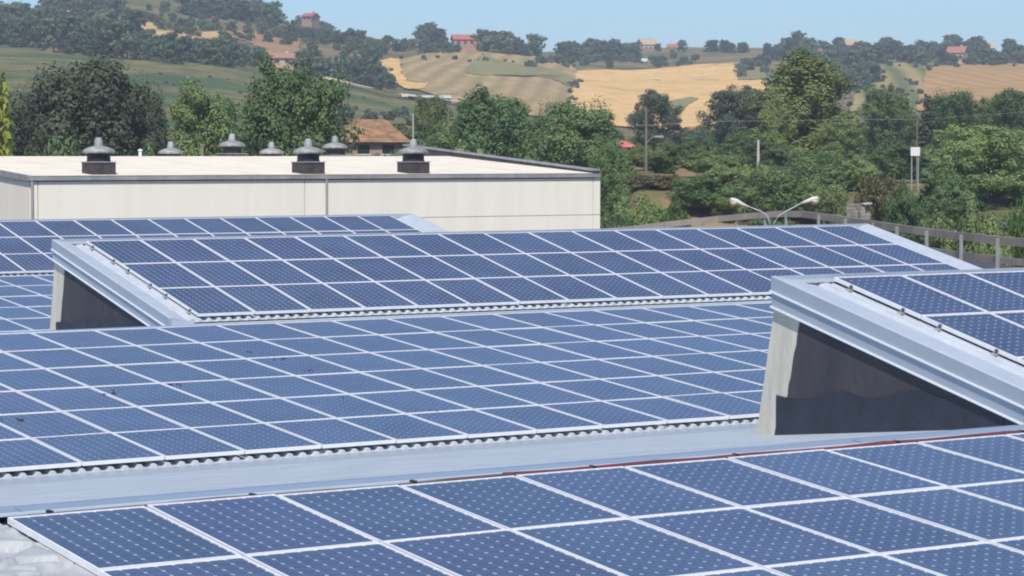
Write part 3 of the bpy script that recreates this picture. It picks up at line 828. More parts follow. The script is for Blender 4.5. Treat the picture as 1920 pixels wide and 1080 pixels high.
def roofz(y): return ZE + 0.04 + (YR - YW - abs(y - YR)) * SL
VH = 1.34
vb = MB(); vb.box(-0.47, 0.47, -0.47, 0.47, -0.15, 0.42); vb_me = vb.mesh('curb', M['ventb'])
vl = MB(); vl.box(-0.50, 0.50, -0.50, 0.50, 0.42, 0.455); vl_me = vl.mesh('curb_lid', M['venth'])
vn = MB().lathe([(0.45, 0.455), (0.45, 0.50), (0.43, 0.50), (0.43, 0.57), (0.46, 0.58), (0.43, 0.59), (0.43, 0.66), (0.46, 0.67), (0.43, 0.68), (0.43, 0.78)], 20); vn_me = vn.mesh('louvre_neck', M['ventn'])
vh = MB().lathe([(0.43, 0.765), (0.58, 0.76), (0.60, 0.79), (0.59, 0.86), (0.50, 0.93), (0.34, 0.99), (0.17, 1.03)], 24); vh_me = vh.mesh('hood', M['venth'], True)
vc = MB().lathe([(0.175, 1.02), (0.165, 1.10), (0.125, 1.30), (0.115, 1.33), (0.05, 1.345)], 14); vc_me = vc.mesh('hood_cap', M['venth'], True)
spots = [(185, 258, 0, 'grey mushroom vent with brown curb at the left end of the warehouse roof'),
         (578, 262, 0, 'grey mushroom vent on brown curb above the warehouse downpipe'),
         (775, 266, 0, 'grey mushroom vent with brown curb nearest the dark parapet'),
         (435, 251, 1, 'mushroom vent with dark neck behind the roof ridge, left of the middle vent'),
         (628, 255, 1, 'mushroom vent half hidden behind the middle front vent'),
         (320, 281, 1, 'vent cap peeking over the ridge right of the left vent'),
         (509, 283, 1, 'vent cap peeking over the ridge just left of the middle vent')]
for u, vt, bh, lab in spots:
    best = None
    ysamp = np.linspace(YW + 0.7, YR - 0.5, 60) if not bh else np.linspace(YR + 0.8, 2 * YR - YW - 0.7, 90)
    for y in ysamp:
        d = ray(u, 291); x = d[0] * y / d[1]
        e = abs(pix((x, y, roofz(y) + VH))[1] - vt)
        if best is None or e < best[0]: best = (e, x, y)
    t_ = thing('roof_vent', lab, 'roof vent', (best[1], best[2], roofz(best[2])), (0, 0, 0), 'mushroom vents on the warehouse roof')
    for nm, me in (('curb', vb_me), ('curb_lid', vl_me), ('louvre_neck', vn_me), ('hood', vh_me), ('hood_cap', vc_me)): link(nm, me, t_)
for u, vt, hh, m, lab in ((263, 279, 0.8, 'white', 'short white flue pipe on the warehouse roof ridge'), (379, 270, 1.0, 'wood', 'thin brown flue pipe on the warehouse roof ridge')):
    y = YR + 1.2; d = ray(u, 291); x = d[0] * y / d[1]; z = roofz(y)
    zt_ = H + (291 - vt) * pix((x, y, z))[2] / FPX
    o = link('flue_pipe', None, None, (x, y, z)); tag(o, lab, 'pipe')
    mb = MB().lathe([(0.07, -0.2), (0.07, zt_ - z - 0.08)], 10); mb.build('pipe', M[m], o)
    mb = MB().lathe([(0.10, zt_ - z - 0.09), (0.10, zt_ - z - 0.04), (0.02, zt_ - z)], 10); mb.build('cowl', M[m], o)

# ------------------------------------------------------------------ road bridge with guard rails and the twin lamp
def uvD(u, v, D):
    p = ud(u, D); return Vector((p[0], p[1], H + (291 - v) * D / FPX))
RP = [(1120, 429, 113), (1170, 425, 112), (1240, 416, 111.5), (1310, 408, 111), (1380, 401, 110), (1440, 396, 108.5), (1490, 393.5, 106.5), (1560, 402, 102), (1640, 414, 97), (1710, 424, 92), (1790, 434, 88), (1850, 440, 85), (1920, 447, 82), (2040, 462, 77)]
path = [uvD(*p) for p in RP]
path = [Vector((p.x, p.y, p.z)) for p in path]
gl = thing('guard_rail', 'weathered two-board guard rail on grey posts along the road behind the roof', 'guard rail', (path[6].x, path[6].y, path[6].z - 1.2))
GI = Matrix.Translation(-gl.location)
def gpart(mb, name, m, parent=None):
    o = mb.build(name, m); o.parent = parent or gl
    if not parent: o.matrix_parent_inverse = GI
    return o
def along(path, step):
    out = []; acc = 0
    for a_, b_ in zip(path[:-1], path[1:]):
        L_ = (b_ - a_).length
        while acc <= L_:
            out.append((a_.lerp(b_, acc / L_), (b_ - a_).normalized())); acc += step
        acc -= L_
    return out
rail_pts = along(path, 2.0)
for (p, d), (q, e) in zip(rail_pts[:-1], rail_pts[1:]):
    n_ = Vector((d.y, -d.x, 0)).normalized() * 0.06
    for h0, h1 in ((0.27, 0.0), (0.90, 0.68)):
        mb = MB()
        mb.hexa([p - n_ - Vector((0, 0, h0)), q - n_ - Vector((0, 0, h0)), q + n_ - Vector((0, 0, h0)), p + n_ - Vector((0, 0, h0)),
                 p - n_ - Vector((0, 0, h1)), q - n_ - Vector((0, 0, h1)), q + n_ - Vector((0, 0, h1)), p + n_ - Vector((0, 0, h1))])
        gpart(mb, 'rail_board', M['corten'])
for p, d in along(path[:7], 1.75) + along(path[6:], 3.3)[1:]:
    n_ = Vector((d.y, -d.x, 0)).normalized()
    c = p + n_ * 0.11
    mb = MB(); mb.box(c.x - 0.045, c.x + 0.045, c.y - 0.045, c.y + 0.045, c.z - 1.97, c.z - 0.06); gpart(mb, 'post', M['postg'])
mb = MB()
for a_, b_ in zip(path[:-1], path[1:]):
    d = (b_ - a_).normalized(); n_ = Vector((-d.y, d.x, 0)).normalized()
    e0, e1 = -0.35, 6.5
    lo = Vector((0, 0, -2.5)); hi = Vector((0, 0, -1.95))
    mb.hexa([a_ + n_ * e0 + lo, b_ + n_ * e0 + lo, b_ + n_ * e1 + lo, a_ + n_ * e1 + lo, a_ + n_ * e0 + hi, b_ + n_ * e0 + hi, b_ + n_ * e1 + hi, a_ + n_ * e1 + hi])
rd = struct(mb.build('road', M['asph']))
for p, d in along(path, 11)[1:]:
    n_ = Vector((-d.y, d.x, 0)).normalized(); c = p + n_ * 3
    mb = MB(); mb.box(c.x - 0.6, c.x + 0.6, c.y - 0.6, c.y + 0.6, -2, c.z - 2.5); mb.build('pier', M['conc'], rd)

LD = 99.0
b = ud(1447, LD); lz = float(hgt(b[0], b[1])[0])
lamp = thing('street_lamp', 'twin-armed grey street lamp rising behind the roof in front of the guard rail', 'street lamp', (b[0], b[1], lz))
LI = Matrix.Translation(-lamp.location)
def lpart(mb, name, m, parent=None, smooth=True):
    o = mb.build(name, m, None, smooth); o.parent = parent or lamp
    if not parent: o.matrix_parent_inverse = LI
    return o
mb = MB(); top = uvD(1447, 425, LD); mb.tube([(b[0], b[1], lz - 0.2), (b[0], b[1], top.z)], [0.11, 0.075], 10); lpart(mb, 'pole', M['lampg'])
for pts_, hd in (([(1445, 427), (1441, 410), (1436, 402), (1424, 395), (1404, 387)], [(1406, 388.5), (1392, 383), (1380, 377), (1371, 374.5), (1369, 376)]),
                 ([(1449, 427), (1453, 416), (1460, 404), (1474, 396), (1502, 381)], [(1500, 381.5), (1512, 377.5), (1524, 373.5), (1532, 372), (1535, 374)])):
    mb = MB(); mb.tube([uvD(u, v, LD) for u, v in pts_], [0.04, 0.034, 0.03, 0.026, 0.024], 8); arm = lpart(mb, 'arm', M['lampg'])
    mb = MB(); mb.tube([uvD(u, v, LD) for u, v in hd], [0.03, 0.075, 0.11, 0.10, 0.04], 12); head = lpart(mb, 'lamp_head', M['lamph'])
    c = (uvD(*hd[2], LD) + uvD(*hd[3], LD)) / 2
    mb = MB(); mb.lathe([(0.02, c.z - 0.24), (0.09, c.z - 0.22), (0.14, c.z - 0.12), (0.14, c.z - 0.05)], 12, (c.x, c.y)); lpart(mb, 'lens', M['lens'], head)

# ------------------------------------------------------------------ houses and huts
def house(name, label, cat, u, vb_, vt, wpx, dep, rot, wall, roof, D=None, wins=3, hip=False, chim=True, roof_frac=0.4, over=0.4, dm=200, roofv=0.12):
    if D is None:
        x, y, z, D = cast(u, vb_, dm)
    else:
        p = ud(u, D); x, y = p[0], p[1]; z = H + (291 - vb_) * D / FPX
    w = wpx * D / FPX; h = (vb_ - vt) * D / FPX
    hw = h * (1 - roof_frac)
    # facing the viewer, then turned by rot
    base = math.atan2(-FH[0], FH[1])
    t_ = thing(name, label, cat, (x, y, z), (0, 0, base + rot))
    wm = mat(name + '_plaster', wall, rough=0.9, var=0.08, vscale=0.6)
    rm = mat(name + '_tiles', roof, rough=0.9, var=roofv, vscale=1.5)
    mb = MB(); mb.box(-w / 2, w / 2, -dep / 2, dep / 2, -3, hw); mb.build('wall', wm, t_)
    mb = MB(); W2, D2, zr = w / 2 + over, dep / 2 + over, h
    e = hw - 0.15
    r0 = W2 * 0.5 if hip else W2
    nt_ = 10
    for s_ in (-1, 1):                      # tile courses stepped slightly
        for k in range(nt_):
            f0, f1 = k / nt_, (k + 1) / nt_ + 0.01
            def P(f, sx): return (sx * (W2 + (r0 - W2) * f), s_ * D2 * (1 - f), e + (zr - e) * f)
            a_, b_, c_, d_ = P(f0, -1), P(f0, 1), P(f1, 1), P(f1, -1)
            up_ = 0.05
            mb.hexa([a_, b_, c_, d_, (a_[0], a_[1], a_[2] + up_), (b_[0], b_[1], b_[2] + up_), (c_[0], c_[1], c_[2] + 0.01), (d_[0], d_[1], d_[2] + 0.01)])
    for sx in (-1, 1):
        mb.poly([(sx * W2, -D2, e), (sx * W2, D2, e), (sx * r0, 0, zr)] if hip else [(sx * w / 2, -dep / 2, hw - .01), (sx * w / 2, dep / 2, hw - .01), (sx * w / 2, 0, zr - 0.1)])
    ro = mb.build('roof', rm, t_)
    if chim:
        mb = MB(); mb.box(w * 0.2, w * 0.2 + 0.6, -0.3, 0.3, hw, h + 0.5); mb.build('chimney', wm, ro)
    for k in range(wins):
        cx = -w / 2 + w * (k + 0.7) / (wins + 0.4)
        ww, wh = min(1.0, w / wins * 0.4), min(1.3, hw * 0.45)
        zc = hw * 0.55
        mb = MB(); mb.box(cx - ww / 2, cx + ww / 2, -dep / 2 - 0.04, -dep / 2 + 0.02, zc - wh / 2, zc + wh / 2); wo_ = mb.build('window', M['glassd'], t_)
        mb = MB(); mb.box(cx - ww / 2 - 0.1, cx + ww / 2 + 0.1, -dep / 2 - 0.12, -dep / 2 - 0.02, zc - wh / 2 - 0.12, zc - wh / 2 - 0.01); mb.build('sill', M['conc'], wo_)
    mb = MB(); mb.box(w * 0.36, w * 0.36 + min(0.95, w * .12), -dep / 2 - 0.05, -dep / 2 + 0.02, -0.2, min(2.1, hw * 0.75)); mb.build('door', M['wood'], t_)
    return t_
BEI = lin(188, 168, 140)
house('farmhouse', 'beige farmhouse with mossy orange tiled hip roof behind the warehouse vents', 'house', 690, 300, 224, 112, 6.5, R(14), lin(160, 138, 120), lin(150, 116, 86), D=190, wins=2, hip=True, chim=False, roof_frac=0.52, roofv=0.35)
house('hilltop_house', 'long house with pinkish red roof on the crest above the ploughed field', 'house', 876, 89, 66, 54, 8, R(8), lin(176, 132, 108), lin(186, 108, 88), D=815, wins=4)
house('hilltop_house', 'red-roofed house on the skyline right of the leaf-dark hilltop wood', 'house', 584, 42, 26, 20, 7, R(-18), lin(160, 132, 116), lin(170, 100, 92), D=840, wins=2)
house('hilltop_house', 'small red-roofed house between two dark tree clumps on the skyline', 'house', 1127, 100, 77, 20, 7, R(15), BEI, lin(180, 106, 96), D=1045, wins=2)
house('hilltop_house', 'beige stone house on the crest above the wheat field', 'house', 1212, 101, 74, 30, 8, R(20), lin(200, 184, 158), lin(190, 166, 142), D=1045, wins=3)
house('hilltop_house', 'low red-roofed house beside a lone round tree on the skyline', 'house', 1262, 99, 83, 22, 7, R(-10), BEI, lin(180, 114, 98), D=1050, wins=2)
house('hilltop_house', 'house with bright orange roof behind the tall poplar', 'house', 1537, 116, 92, 44, 9, R(18), lin(176, 140, 114), lin(198, 112, 76), D=880, wins=3)
house('hilltop_house', 'large pale villa with pink roof above the tan slope', 'house', 1792, 118, 88, 32, 8, R(-20), lin(190, 176, 158), lin(168, 120, 100), D=850, wins=3)
house('hilltop_house', 'small beige house among the trees on the right skyline', 'house', 1592, 100, 76, 22, 7, R(10), lin(206, 190, 160), lin(196, 160, 126), D=1040, wins=2)
house('hilltop_house', 'little pale house at the left end of the right skyline wood', 'house', 1486, 102, 78, 16, 6, R(-12), lin(212, 194, 158), lin(200, 152, 120), D=1030, wins=1)
house('hilltop_house', 'pale house at the far right end of the skyline wood', 'house', 1848, 104, 82, 20, 6, R(12), lin(212, 198, 170), lin(198, 168, 136), D=1020, wins=2)
house('valley_cottage', 'cottage roof in red tiles seen at the foot of the wheat field', 'house', 1303, 262, 238, 26, 6, R(12), BEI, lin(176, 104, 92), D=300, wins=1, chim=False)
house('valley_cottage', 'tiny white cottage with pink front beside the dark tree', 'house', 1157, 287, 264, 19, 4, R(30), lin(222, 206, 192), lin(206, 120, 108), D=235, wins=1, chim=False)
house('wood_house', 'brownish house half hidden in the wood at the upper left', 'house', 122, 52, 24, 44, 7, R(-15), lin(206, 178, 146), lin(176, 122, 96), D=690, wins=2)
house('lane_house', 'low pink-walled house behind the big tree by the lane', 'house', 528, 124, 100, 44, 7, R(10), lin(206, 170, 136), lin(172, 130, 112), D=590, wins=2)
house('lane_house', 'grey flat-roofed house with dark front beside the lane', 'house', 590, 134, 106, 40, 7, R(5), lin(134, 122, 116), lin(176, 152, 128), D=585, wins=2, roof_frac=0.2)
# ruined stone wall above the guard rail
p = ud(1606, 131); gz = H + (291 - 400) * 131 / FPX
t_ = thing('ruined_wall', 'broken grey stone wall with a pale slab under the brown bush', 'wall', (p[0], p[1], gz), (0, 0, math.atan2(-FH[0], FH[1]) + R(12)))
rw = random.Random(12); sm = mat('rough_grey_stone', lin(146, 138, 130), rough=0.95, var=0.25, vscale=2.5, obj_random=0.2)
for row in range(5):
    x = -0.62 + rw.uniform(-.05, .05)
    while x < 0.6 - 0.13 * row:
        w_ = rw.uniform(0.18, 0.34)
        mb = MB(); e = rw.uniform(0, 0.03); mb.box(x, x + w_ - 0.015, -0.2 - e, 0.2, row * 0.17 - 0.3, row * 0.17 - 0.3 + 0.155); mb.build('stone', sm, t_); x += w_
mb = MB(); mb.hexa([(0.28, -0.3, 0.46), (0.75, -0.3, 0.50), (0.75, 0.3, 0.50), (0.28, 0.3, 0.46), (0.28, -0.3, 0.53), (0.75, -0.3, 0.57), (0.75, 0.3, 0.57), (0.28, 0.3, 0.53)]); mb.build('slab', M['polew'], t_)
mb = MB(); mb.box(0.58, 0.66, -0.04, 0.04, -0.4, 0.49); mb.build('prop', M['wood'], t_)
house('roadside_shed', 'dark shed with pale flat eaves at the right edge', 'shed', 1925, 300, 264, 36, 4, R(0), lin(70, 72, 76), lin(176, 176, 180), D=175, wins=1, chim=False, roof_frac=0.12)
# polytunnel sheds by the lane
for u, vb_, vt, w, lab in ((815, 191, 179, 60, 'long white polytunnel roof at the foot of the ploughed slope'), (765, 187, 179, 26, 'short pale polytunnel beside the sandy bank')):
    x, y, z, D = cast(u, vb_, 200)
    t_ = thing('polytunnel', lab, 'polytunnel', (x, y, z), (0, 0, math.atan2(-FH[0], FH[1]) + R(6)))
    wm = w * D / FPX; hm = (vb_ - vt) * D / FPX
    mb = MB(); n = 10
    for k in range(n):
        a0, a1 = math.pi * k / n, math.pi * (k + 1) / n
        mb.quad((-wm / 2, -3 * math.cos(a0), hm * (0.5 + 0.5 * math.sin(a0))), (wm / 2, -3 * math.cos(a0), hm * (0.5 + 0.5 * math.sin(a0))), (wm / 2, -3 * math.cos(a1), hm * (0.5 + 0.5 * math.sin(a1))), (-wm / 2, -3 * math.cos(a1), hm * (0.5 + 0.5 * math.sin(a1))))
    mb.build('cover', M['polew'], t_)
    for k in range(6):
        x_ = -wm / 2 + wm * k / 5; mb = MB(); mb.box(x_ - 0.08, x_ + 0.08, -3.05, -2.9, -0.6, hm * 0.5); mb.build('post', M['wood'], t_)
    mb = MB(); mb.box(-wm / 2 + .1, wm / 2 - .1, -2.2, 2.2, -0.5, hm * 0.45); mb.build('crop_bench', M['parap'], t_)
# white van on the crest
x, y, z, D = cast(1208, 121, 200)
t_ = thing('parked_van', 'tiny white van parked above the wheat field', 'van', (x, y, z + 0.5), (0, 0, math.atan2(-FH[0], FH[1])))
k = 13 * D / FPX / 2; hh = 8 * D / FPX
mb = MB(); mb.box(-k, k * 0.6, -0.9, 0.9, 0.35, hh); mb.hexa([(k * 0.6, -0.9, 0.35), (k, -0.9, 0.35), (k, 0.9, 0.35), (k * 0.6, 0.9, 0.35), (k * 0.6, -0.88, hh), (k * 0.72, -0.85, hh * 0.95), (k * 0.72, 0.85, hh * 0.95), (k * 0.6, 0.88, hh)]); mb.build('body', M['white'], t_)
for sx in (-0.6, 0.6):
    for sy in (-0.85, 0.85):
        mb = MB(); mb.tube([(sx * k, sy - 0.1, 0.3), (sx * k, sy + 0.1, 0.3)], 0.33, 10); mb.build('wheel', M['dark'], t_)
# white panel sign among the right-hand trees
SD = 150
p = uvD(1715, 284, SD)
gz = float(hgt(p.x, p.y)[0])
t_ = thing('sign_board', 'small white board on posts in the gap between right-hand trees', 'sign', (p.x, p.y, gz), (0, 0, math.atan2(-FH[0], FH[1])))
mb = MB(); mb.box(-0.28, 0.28, -0.03, 0.03, p.z - gz - 0.26, p.z - gz + 0.26); mb.build('board', M['white'], t_)
for sx in (-0.2, 0.2):
    mb = MB(); mb.box(sx - 0.03, sx + 0.03, 0.035, 0.09, -0.3, p.z - gz + 0.2); mb.build('post', M['postg'], t_)

# ------------------------------------------------------------------ poles and wires
def pole(name, label, u, vt, D, r_, m, cross=None, arm=None, cat='pole'):
    p = ud(u, D); z = float(hgt(p[0], p[1])[0]); zt_ = H + (291 - vt) * D / FPX
    t_ = thing(name, label, cat, (p[0], p[1], z), (0, 0, math.atan2(-FH[0], FH[1])))
    mb = MB(); mb.tube([(0, 0, -0.5), (0, 0, zt_ - z)], [r_ * 1.3, r_ * 0.8], 8); mb.build('shaft', M[m], t_)
    if cross:
        zc = H + (291 - cross) * D / FPX - z
        mb = MB(); mb.box(-0.7, 0.7, -0.05, 0.05, zc - 0.035, zc + 0.035); c_ = mb.build('crossarm', M[m], t_)
        for sx in (-0.62, 0.62):
            mb = MB().lathe([(0.035, zc + 0.035), (0.035, zc + 0.13), (0.02, zc + 0.15)], 8, (sx, 0)); mb.build('insulator', M['postg'], c_)
    if arm:
        zc = H + (291 - arm[0]) * D / FPX - z; L_ = arm[1] * D / FPX; rise = arm[2] * D / FPX
        mb = MB(); mb.tube([(0, 0, zc), (L_ * 0.5, 0, zc + rise * 0.7), (L_, 0, zc + rise)], 0.05, 6); a_ = mb.build('lamp_arm', M[m], t_)
        s_ = 1 if L_ > 0 else -1
        mb = MB(); mb.box(min(L_, L_ + s_ * 0.6), max(L_, L_ + s_ * 0.6), -0.12, 0.12, zc + rise - 0.06, zc + rise + 0.06); mb.build('lamp_head', M['postg'], a_)
    return t_, zt_
pole('lamp_post', 'white street light pole beside the lane on the left hillside', 567, 98, 560, 0.22, 'white', arm=(101, -6, 0), cat='lamp post')
pole('utility_pole', 'thin pale pole left of the small round tree behind the warehouse', 775, 212, 175, 0.055, 'polew')
pole('utility_pole', 'pale pole right of the small round tree behind the warehouse', 841, 184, 175, 0.06, 'wood')
pole('utility_pole', 'wooden power pole with crossarm and lamp in front of the isolated tree', 1211, 204, 170, 0.085, 'wood', cross=235, arm=(270, 16, 14))
pole('utility_pole', 'short white concrete post under the poplar', 1421, 262, 180, 0.10, 'polew')
pole('utility_pole', 'dark power pole among the trees right of the poplar', 1718, 222, 165, 0.045, 'wood')
for k, (pts_, lab) in enumerate((([(1718, 224, 165), (1800, 219, 160), (1870, 214, 155), (1990, 203, 150)], 'sagging power wire crossing in front of the right-hand trees'),
                                 ([(1211, 235, 170), (1330, 228, 170), (1480, 226, 168), (1620, 224, 166), (1718, 224, 165)], 'thin power wire running past the poplar'))):
    mb = MB(); P = [uvD(*q) for q in pts_]
    dense = []
    for a_, b_ in zip(P[:-1], P[1:]):
        for i in range(6): dense.append(a_.lerp(b_, i / 6))
    dense.append(P[-1])
    mb.tube(dense, 0.011, 5); tag(mb.build('power_wire', M['wire']), lab, 'wire')

# ------------------------------------------------------------------ trees
def leaves(n_leaf, lobes, leaf, seed, clumps=14, sig=0.20, jag=0.36, droop=0.0):
    """leaf quads gathered in clumps on the surface of a few lobes. lobes: (centre, radii)"""
    rs = np.random.RandomState(seed)
    w = np.array([r_[0] * r_[2] + r_[0] * r_[1] for _, r_ in lobes]); w = w / w.sum()
    P, Nn = [], []
    for (c, r_), k in zip(lobes, rs.multinomial(n_leaf, w)):
        c = np.array(c); r_ = np.array(r_)
        cd = rs.normal(size=(clumps, 3)); cd[:, 2] += 0.15; cd /= np.linalg.norm(cd, axis=1)[:, None]
        rad = rs.uniform(0.55, 1.12, clumps)[:, None]
        cc = cd * rad
        w2 = rs.uniform(0.5, 1.5, clumps); w2 /= w2.sum()
        idx = rs.choice(clumps, k, p=w2)
        s_ = sig * rs.uniform(0.6, 1.4, clumps)[idx][:, None]
        off = rs.normal(size=(k, 3)); off /= np.linalg.norm(off, axis=1)[:, None]
        off *= (rs.uniform(0.2, 1, (k, 1)) ** 0.5) * 1.9
        q = cc[idx] + off * s_
        fill = rs.uniform(size=k) < 0.22
        dirn = rs.normal(size=(k, 3)); dirn /= np.linalg.norm(dirn, axis=1)[:, None]
        q[fill] = dirn[fill] * (rs.uniform(0.3, 0.95, (fill.sum(), 1)))
        P.append(c + q * r_)
        nn = off * 0.75 + q * 0.35 + np.array([0, 0, 0.25]) + rs.normal(size=(k, 3)) * jag
        Nn.append(nn / np.linalg.norm(nn, axis=1)[:, None])
    P = np.concatenate(P); Nn = np.concatenate(Nn)
    k = len(P)
    t1 = np.cross(Nn, rs.normal(size=(k, 3))); t1 /= np.linalg.norm(t1, axis=1)[:, None]
    t2 = np.cross(Nn, t1)
    s1 = (leaf * rs.uniform(0.55, 1.35, k))[:, None]; s2 = s1 * rs.uniform(0.45, 0.8, (k, 1))
    V = np.stack([P - t1 * s1, P - t2 * s2 * 0.9 + t1 * s1 * 0.1, P + t1 * s1, P + t2 * s2], 1).reshape(-1, 3)
    F = np.arange(4 * k).reshape(-1, 4)
    return V, F
def lobes_round(seed, n=10, wid=0.5, low=0.22):
    rs = np.random.RandomState(seed); L = [((0, 0, 0.58), (wid * 0.62, wid * 0.62, 0.36))]
    for k in range(n):
        a_ = 2 * math.pi * k / n + rs.uniform(-.4, .4); zz = low + 0.12 + (0.76 - low) * ((k * 0.618) % 1.0); rr = wid * (0.60 if zz < 0.70 else 0.46) * rs.uniform(0.75, 1.1)
        L.append(((rr * math.cos(a_), rr * math.sin(a_), zz), (wid * rs.uniform(.30, .46), wid * rs.uniform(.30, .46), rs.uniform(.12, .19))))
    L.append(((rs.uniform(-.08, .08), rs.uniform(-.08, .08), 0.86), (wid * 0.50, wid * 0.50, 0.13)))
    return L
def lobes_poplar(seed, wid=0.26):
    rs = np.random.RandomState(seed); L = [((0, 0, 0.5), (wid * 0.55, wid * 0.55, 0.38))]
    for k in range(26):
        f = rs.uniform(0, 1); zz = 0.14 + 0.74 * f
        w = wid * math.sin(math.pi * min(1, 0.30 + 0.62 * f)) ** 0.8
        a_ = rs.uniform(0, 6.28); q = w * rs.uniform(0.2, 0.72)
        L.append(((q * math.cos(a_), q * math.sin(a_), zz), (w * rs.uniform(.28, .42), w * rs.uniform(.28, .42), rs.uniform(.07, .13))))
    L.append(((0.01, 0, 0.90), (wid * .26, wid * .26, 0.10)))
    return L
def lobes_cone(seed, wid=0.22):
    L = []
    for k in range(9):
        f = k / 8; L.append(((0, 0, 0.12 + 0.8 * f), (wid * (1 - 0.82 * f), wid * (1 - 0.82 * f), 0.09)))
    return L
def lobes_bush(seed, wid=0.62):
    rs = np.random.RandomState(seed); L = [((0, 0, 0.45), (wid * .6, wid * .6, .38))]
    for k in range(8):
        a_ = rs.uniform(0, 6.28); rr = wid * rs.uniform(.3, .7); zz = rs.uniform(.22, .72)
        L.append(((rr * math.cos(a_), rr * math.sin(a_), zz), (wid * .36, wid * .36, rs.uniform(.16, .25))))
    return L
def trunk_mesh(name, top=0.7, r_=0.03, limbs=5, seed=0, spread=0.25, n=7):
    rs = random.Random(seed); mb = MB()
    mb.tube([(0, 0, -0.15), (0, 0, 0.12), (rs.uniform(-.02, .02), rs.uniform(-.02, .02), 0.4), (0, 0, top)], [r_ * 1.25, r_, r_ * 0.7, r_ * 0.2], n)
    for k in range(limbs):
        a_ = 2 * math.pi * k / limbs + rs.uniform(-.4, .4); z0 = rs.uniform(0.2, 0.5); L_ = spread * rs.uniform(.7, 1.2)
        mb.tube([(0, 0, z0), (L_ * .5 * math.cos(a_), L_ * .5 * math.sin(a_), z0 + .10), (L_ * math.cos(a_), L_ * math.sin(a_), z0 + .24)], [r_ * .55, r_ * .35, r_ * .12], 5)
    return mb.mesh(name, M['bark'], True)
CR = {}
def variants(key, kind, nvar, nleaf, leaf, material, seed, **kw):
    out = []
    for i in range(nvar):
        lf = {'round': lobes_round, 'poplar': lobes_poplar, 'cone': lobes_cone, 'bush': lobes_bush}[kind](seed + i, **kw)
        V, F = leaves(nleaf, lf, leaf, seed * 7 + i, clumps=(16 if nleaf > 20000 else 12) if nleaf > 3000 else 7)
        out.append((npmesh(key + '_crown', V, F, M[material]), trunk_mesh(key + '_trunk', 0.72 if kind != 'bush' else 0.5, 0.022 if kind != 'bush' else 0.02, 6, seed + i, 0.10 if kind in ('poplar', 'cone') else 0.8 * kw.get('wid', 0.3) * 0.5)))
    CR[key] = out
for nm, lm, sd in (('dark', 'leaf_dark', 11), ('green', 'leaf_green', 23), ('mid', 'leaf_mid', 31)):
    variants(nm, 'round', 1, 36000, 0.0130, lm, sd, wid=0.55, low=0.0)
    variants(nm + 't', 'round', 2, 62000, 0.0090, lm, sd + 3, wid=0.33, low=0.0, n=16)
variants('poplar', 'poplar', 1, 60000, 0.0075, 'leaf_poplar', 41)
variants('cone', 'cone', 1, 9000, 0.018, 'leaf_dark', 47)
variants('yellowt', 'round', 1, 12000, 0.016, 'leaf_yellow', 37, wid=0.20, low=0.0, n=16)
variants('bushg', 'bush', 2, 26000, 0.0195, 'leaf_mid', 53)
variants('bushd', 'bush', 2, 26000, 0.0195, 'leaf_green', 59)
variants('bushb', 'bush', 1, 18000, 0.021, 'leaf_bright', 61)
variants('bushbr', 'bush', 1, 11000, 0.027, 'leaf_brown', 71)
variants('far', 'round', 4, 2600, 0.045, 'leaf_hill', 81, wid=0.52, low=0.0)
variants('farcone', 'cone', 1, 1500, 0.045, 'leaf_hill', 91)
variants('farbush', 'bush', 3, 1800, 0.065, 'leaf_hill', 97)
trng = random.Random(21)
def nth(k):
    k += 1
    return '%d%s' % (k, 'th' if 10 <= k % 100 <= 20 else {1: 'st', 2: 'nd', 3: 'rd'}.get(k % 10, 'th'))
def tree(kind, label, group, x, y, z, h, wscale=1.0, name='tree', cat='tree'):
    cr, tk = trng.choice(CR[kind])
    t_ = thing(name, label, cat, (x, y, z), (0, 0, trng.uniform(0, 6.28)), group)
    t_.scale = (h * wscale, h * wscale, h)
    link('crown', cr, t_); link('trunk', tk, t_)
    return t_
UNITW = {'yellowt': 0.40, 'dark': 1.10, 'green': 1.02, 'mid': 1.02, 'poplar': 0.56, 'cone': 0.44, 'bushg': 1.25, 'bushd': 1.25, 'bushb': 1.25, 'bushy': 1.25, 'bushbr': 1.25}
def mid(kind, u, vt, wpx, D, label, zb=None, name=None):
    """a mid-distance tree: crown top row vt, crown width in photo pixels at distance D, standing on the ground"""
    p = ud(u, D); z = float(hgt(p[0], p[1])[0])
    if zb is not None: z = zb
    zt_ = H + (291 - vt) * D / FPX
    h = zt_ - z; w = wpx * 1.22 * D / FPX
    rw = UNITW[kind]
    if kind in ('dark', 'green', 'mid') and w / h < 0.85: kind += 't'; rw = 0.64
    nm = name or ('bush' if kind.startswith('bush') else 'tree')
    return tree(kind, label, None, p[0], p[1], z - 0.1, h, w / (h * rw), nm, 'bush' if nm == 'bush' else 'tree')
mid('yellowt', -22, 146, 110, 122, 'yellow-green leafy tree at the far left edge')
mid('dark', 165, 100, 250, 142, 'broad dark grey-green tree behind the left end of the warehouse')
mid('dark', 60, 165, 170, 150, 'dark tree between the yellow tree and the broad dark tree')
mid('dark', 268, 150, 120, 146, 'dark tree on the right shoulder of the broad dark tree')
mid('mid', 372, 158, 165, 150, 'lighter green tree between the two big dark trees behind the warehouse')
mid('green', 540, 118, 205, 136, 'tall rounded deep green tree behind the middle of the warehouse')
mid('bushg', 445, 255, 90, 125, 'low green bush behind the left ridge vent')
mid('bushd', 330, 235, 150, 128, 'shaded shrub behind the warehouse ridge left of the flue pipes')
mid('bushd', 100, 235, 200, 128, 'shaded shrub behind the left front vent')
mid('bushg', 700, 268, 110, 150, 'leafy green hedge bush in front of the farmhouse')
mid('mid', 808, 176, 82, 215, 'small rounded tree between two pale poles')
mid('green', 935, 170, 185, 172, 'deep green tree directly behind the warehouse parapet')
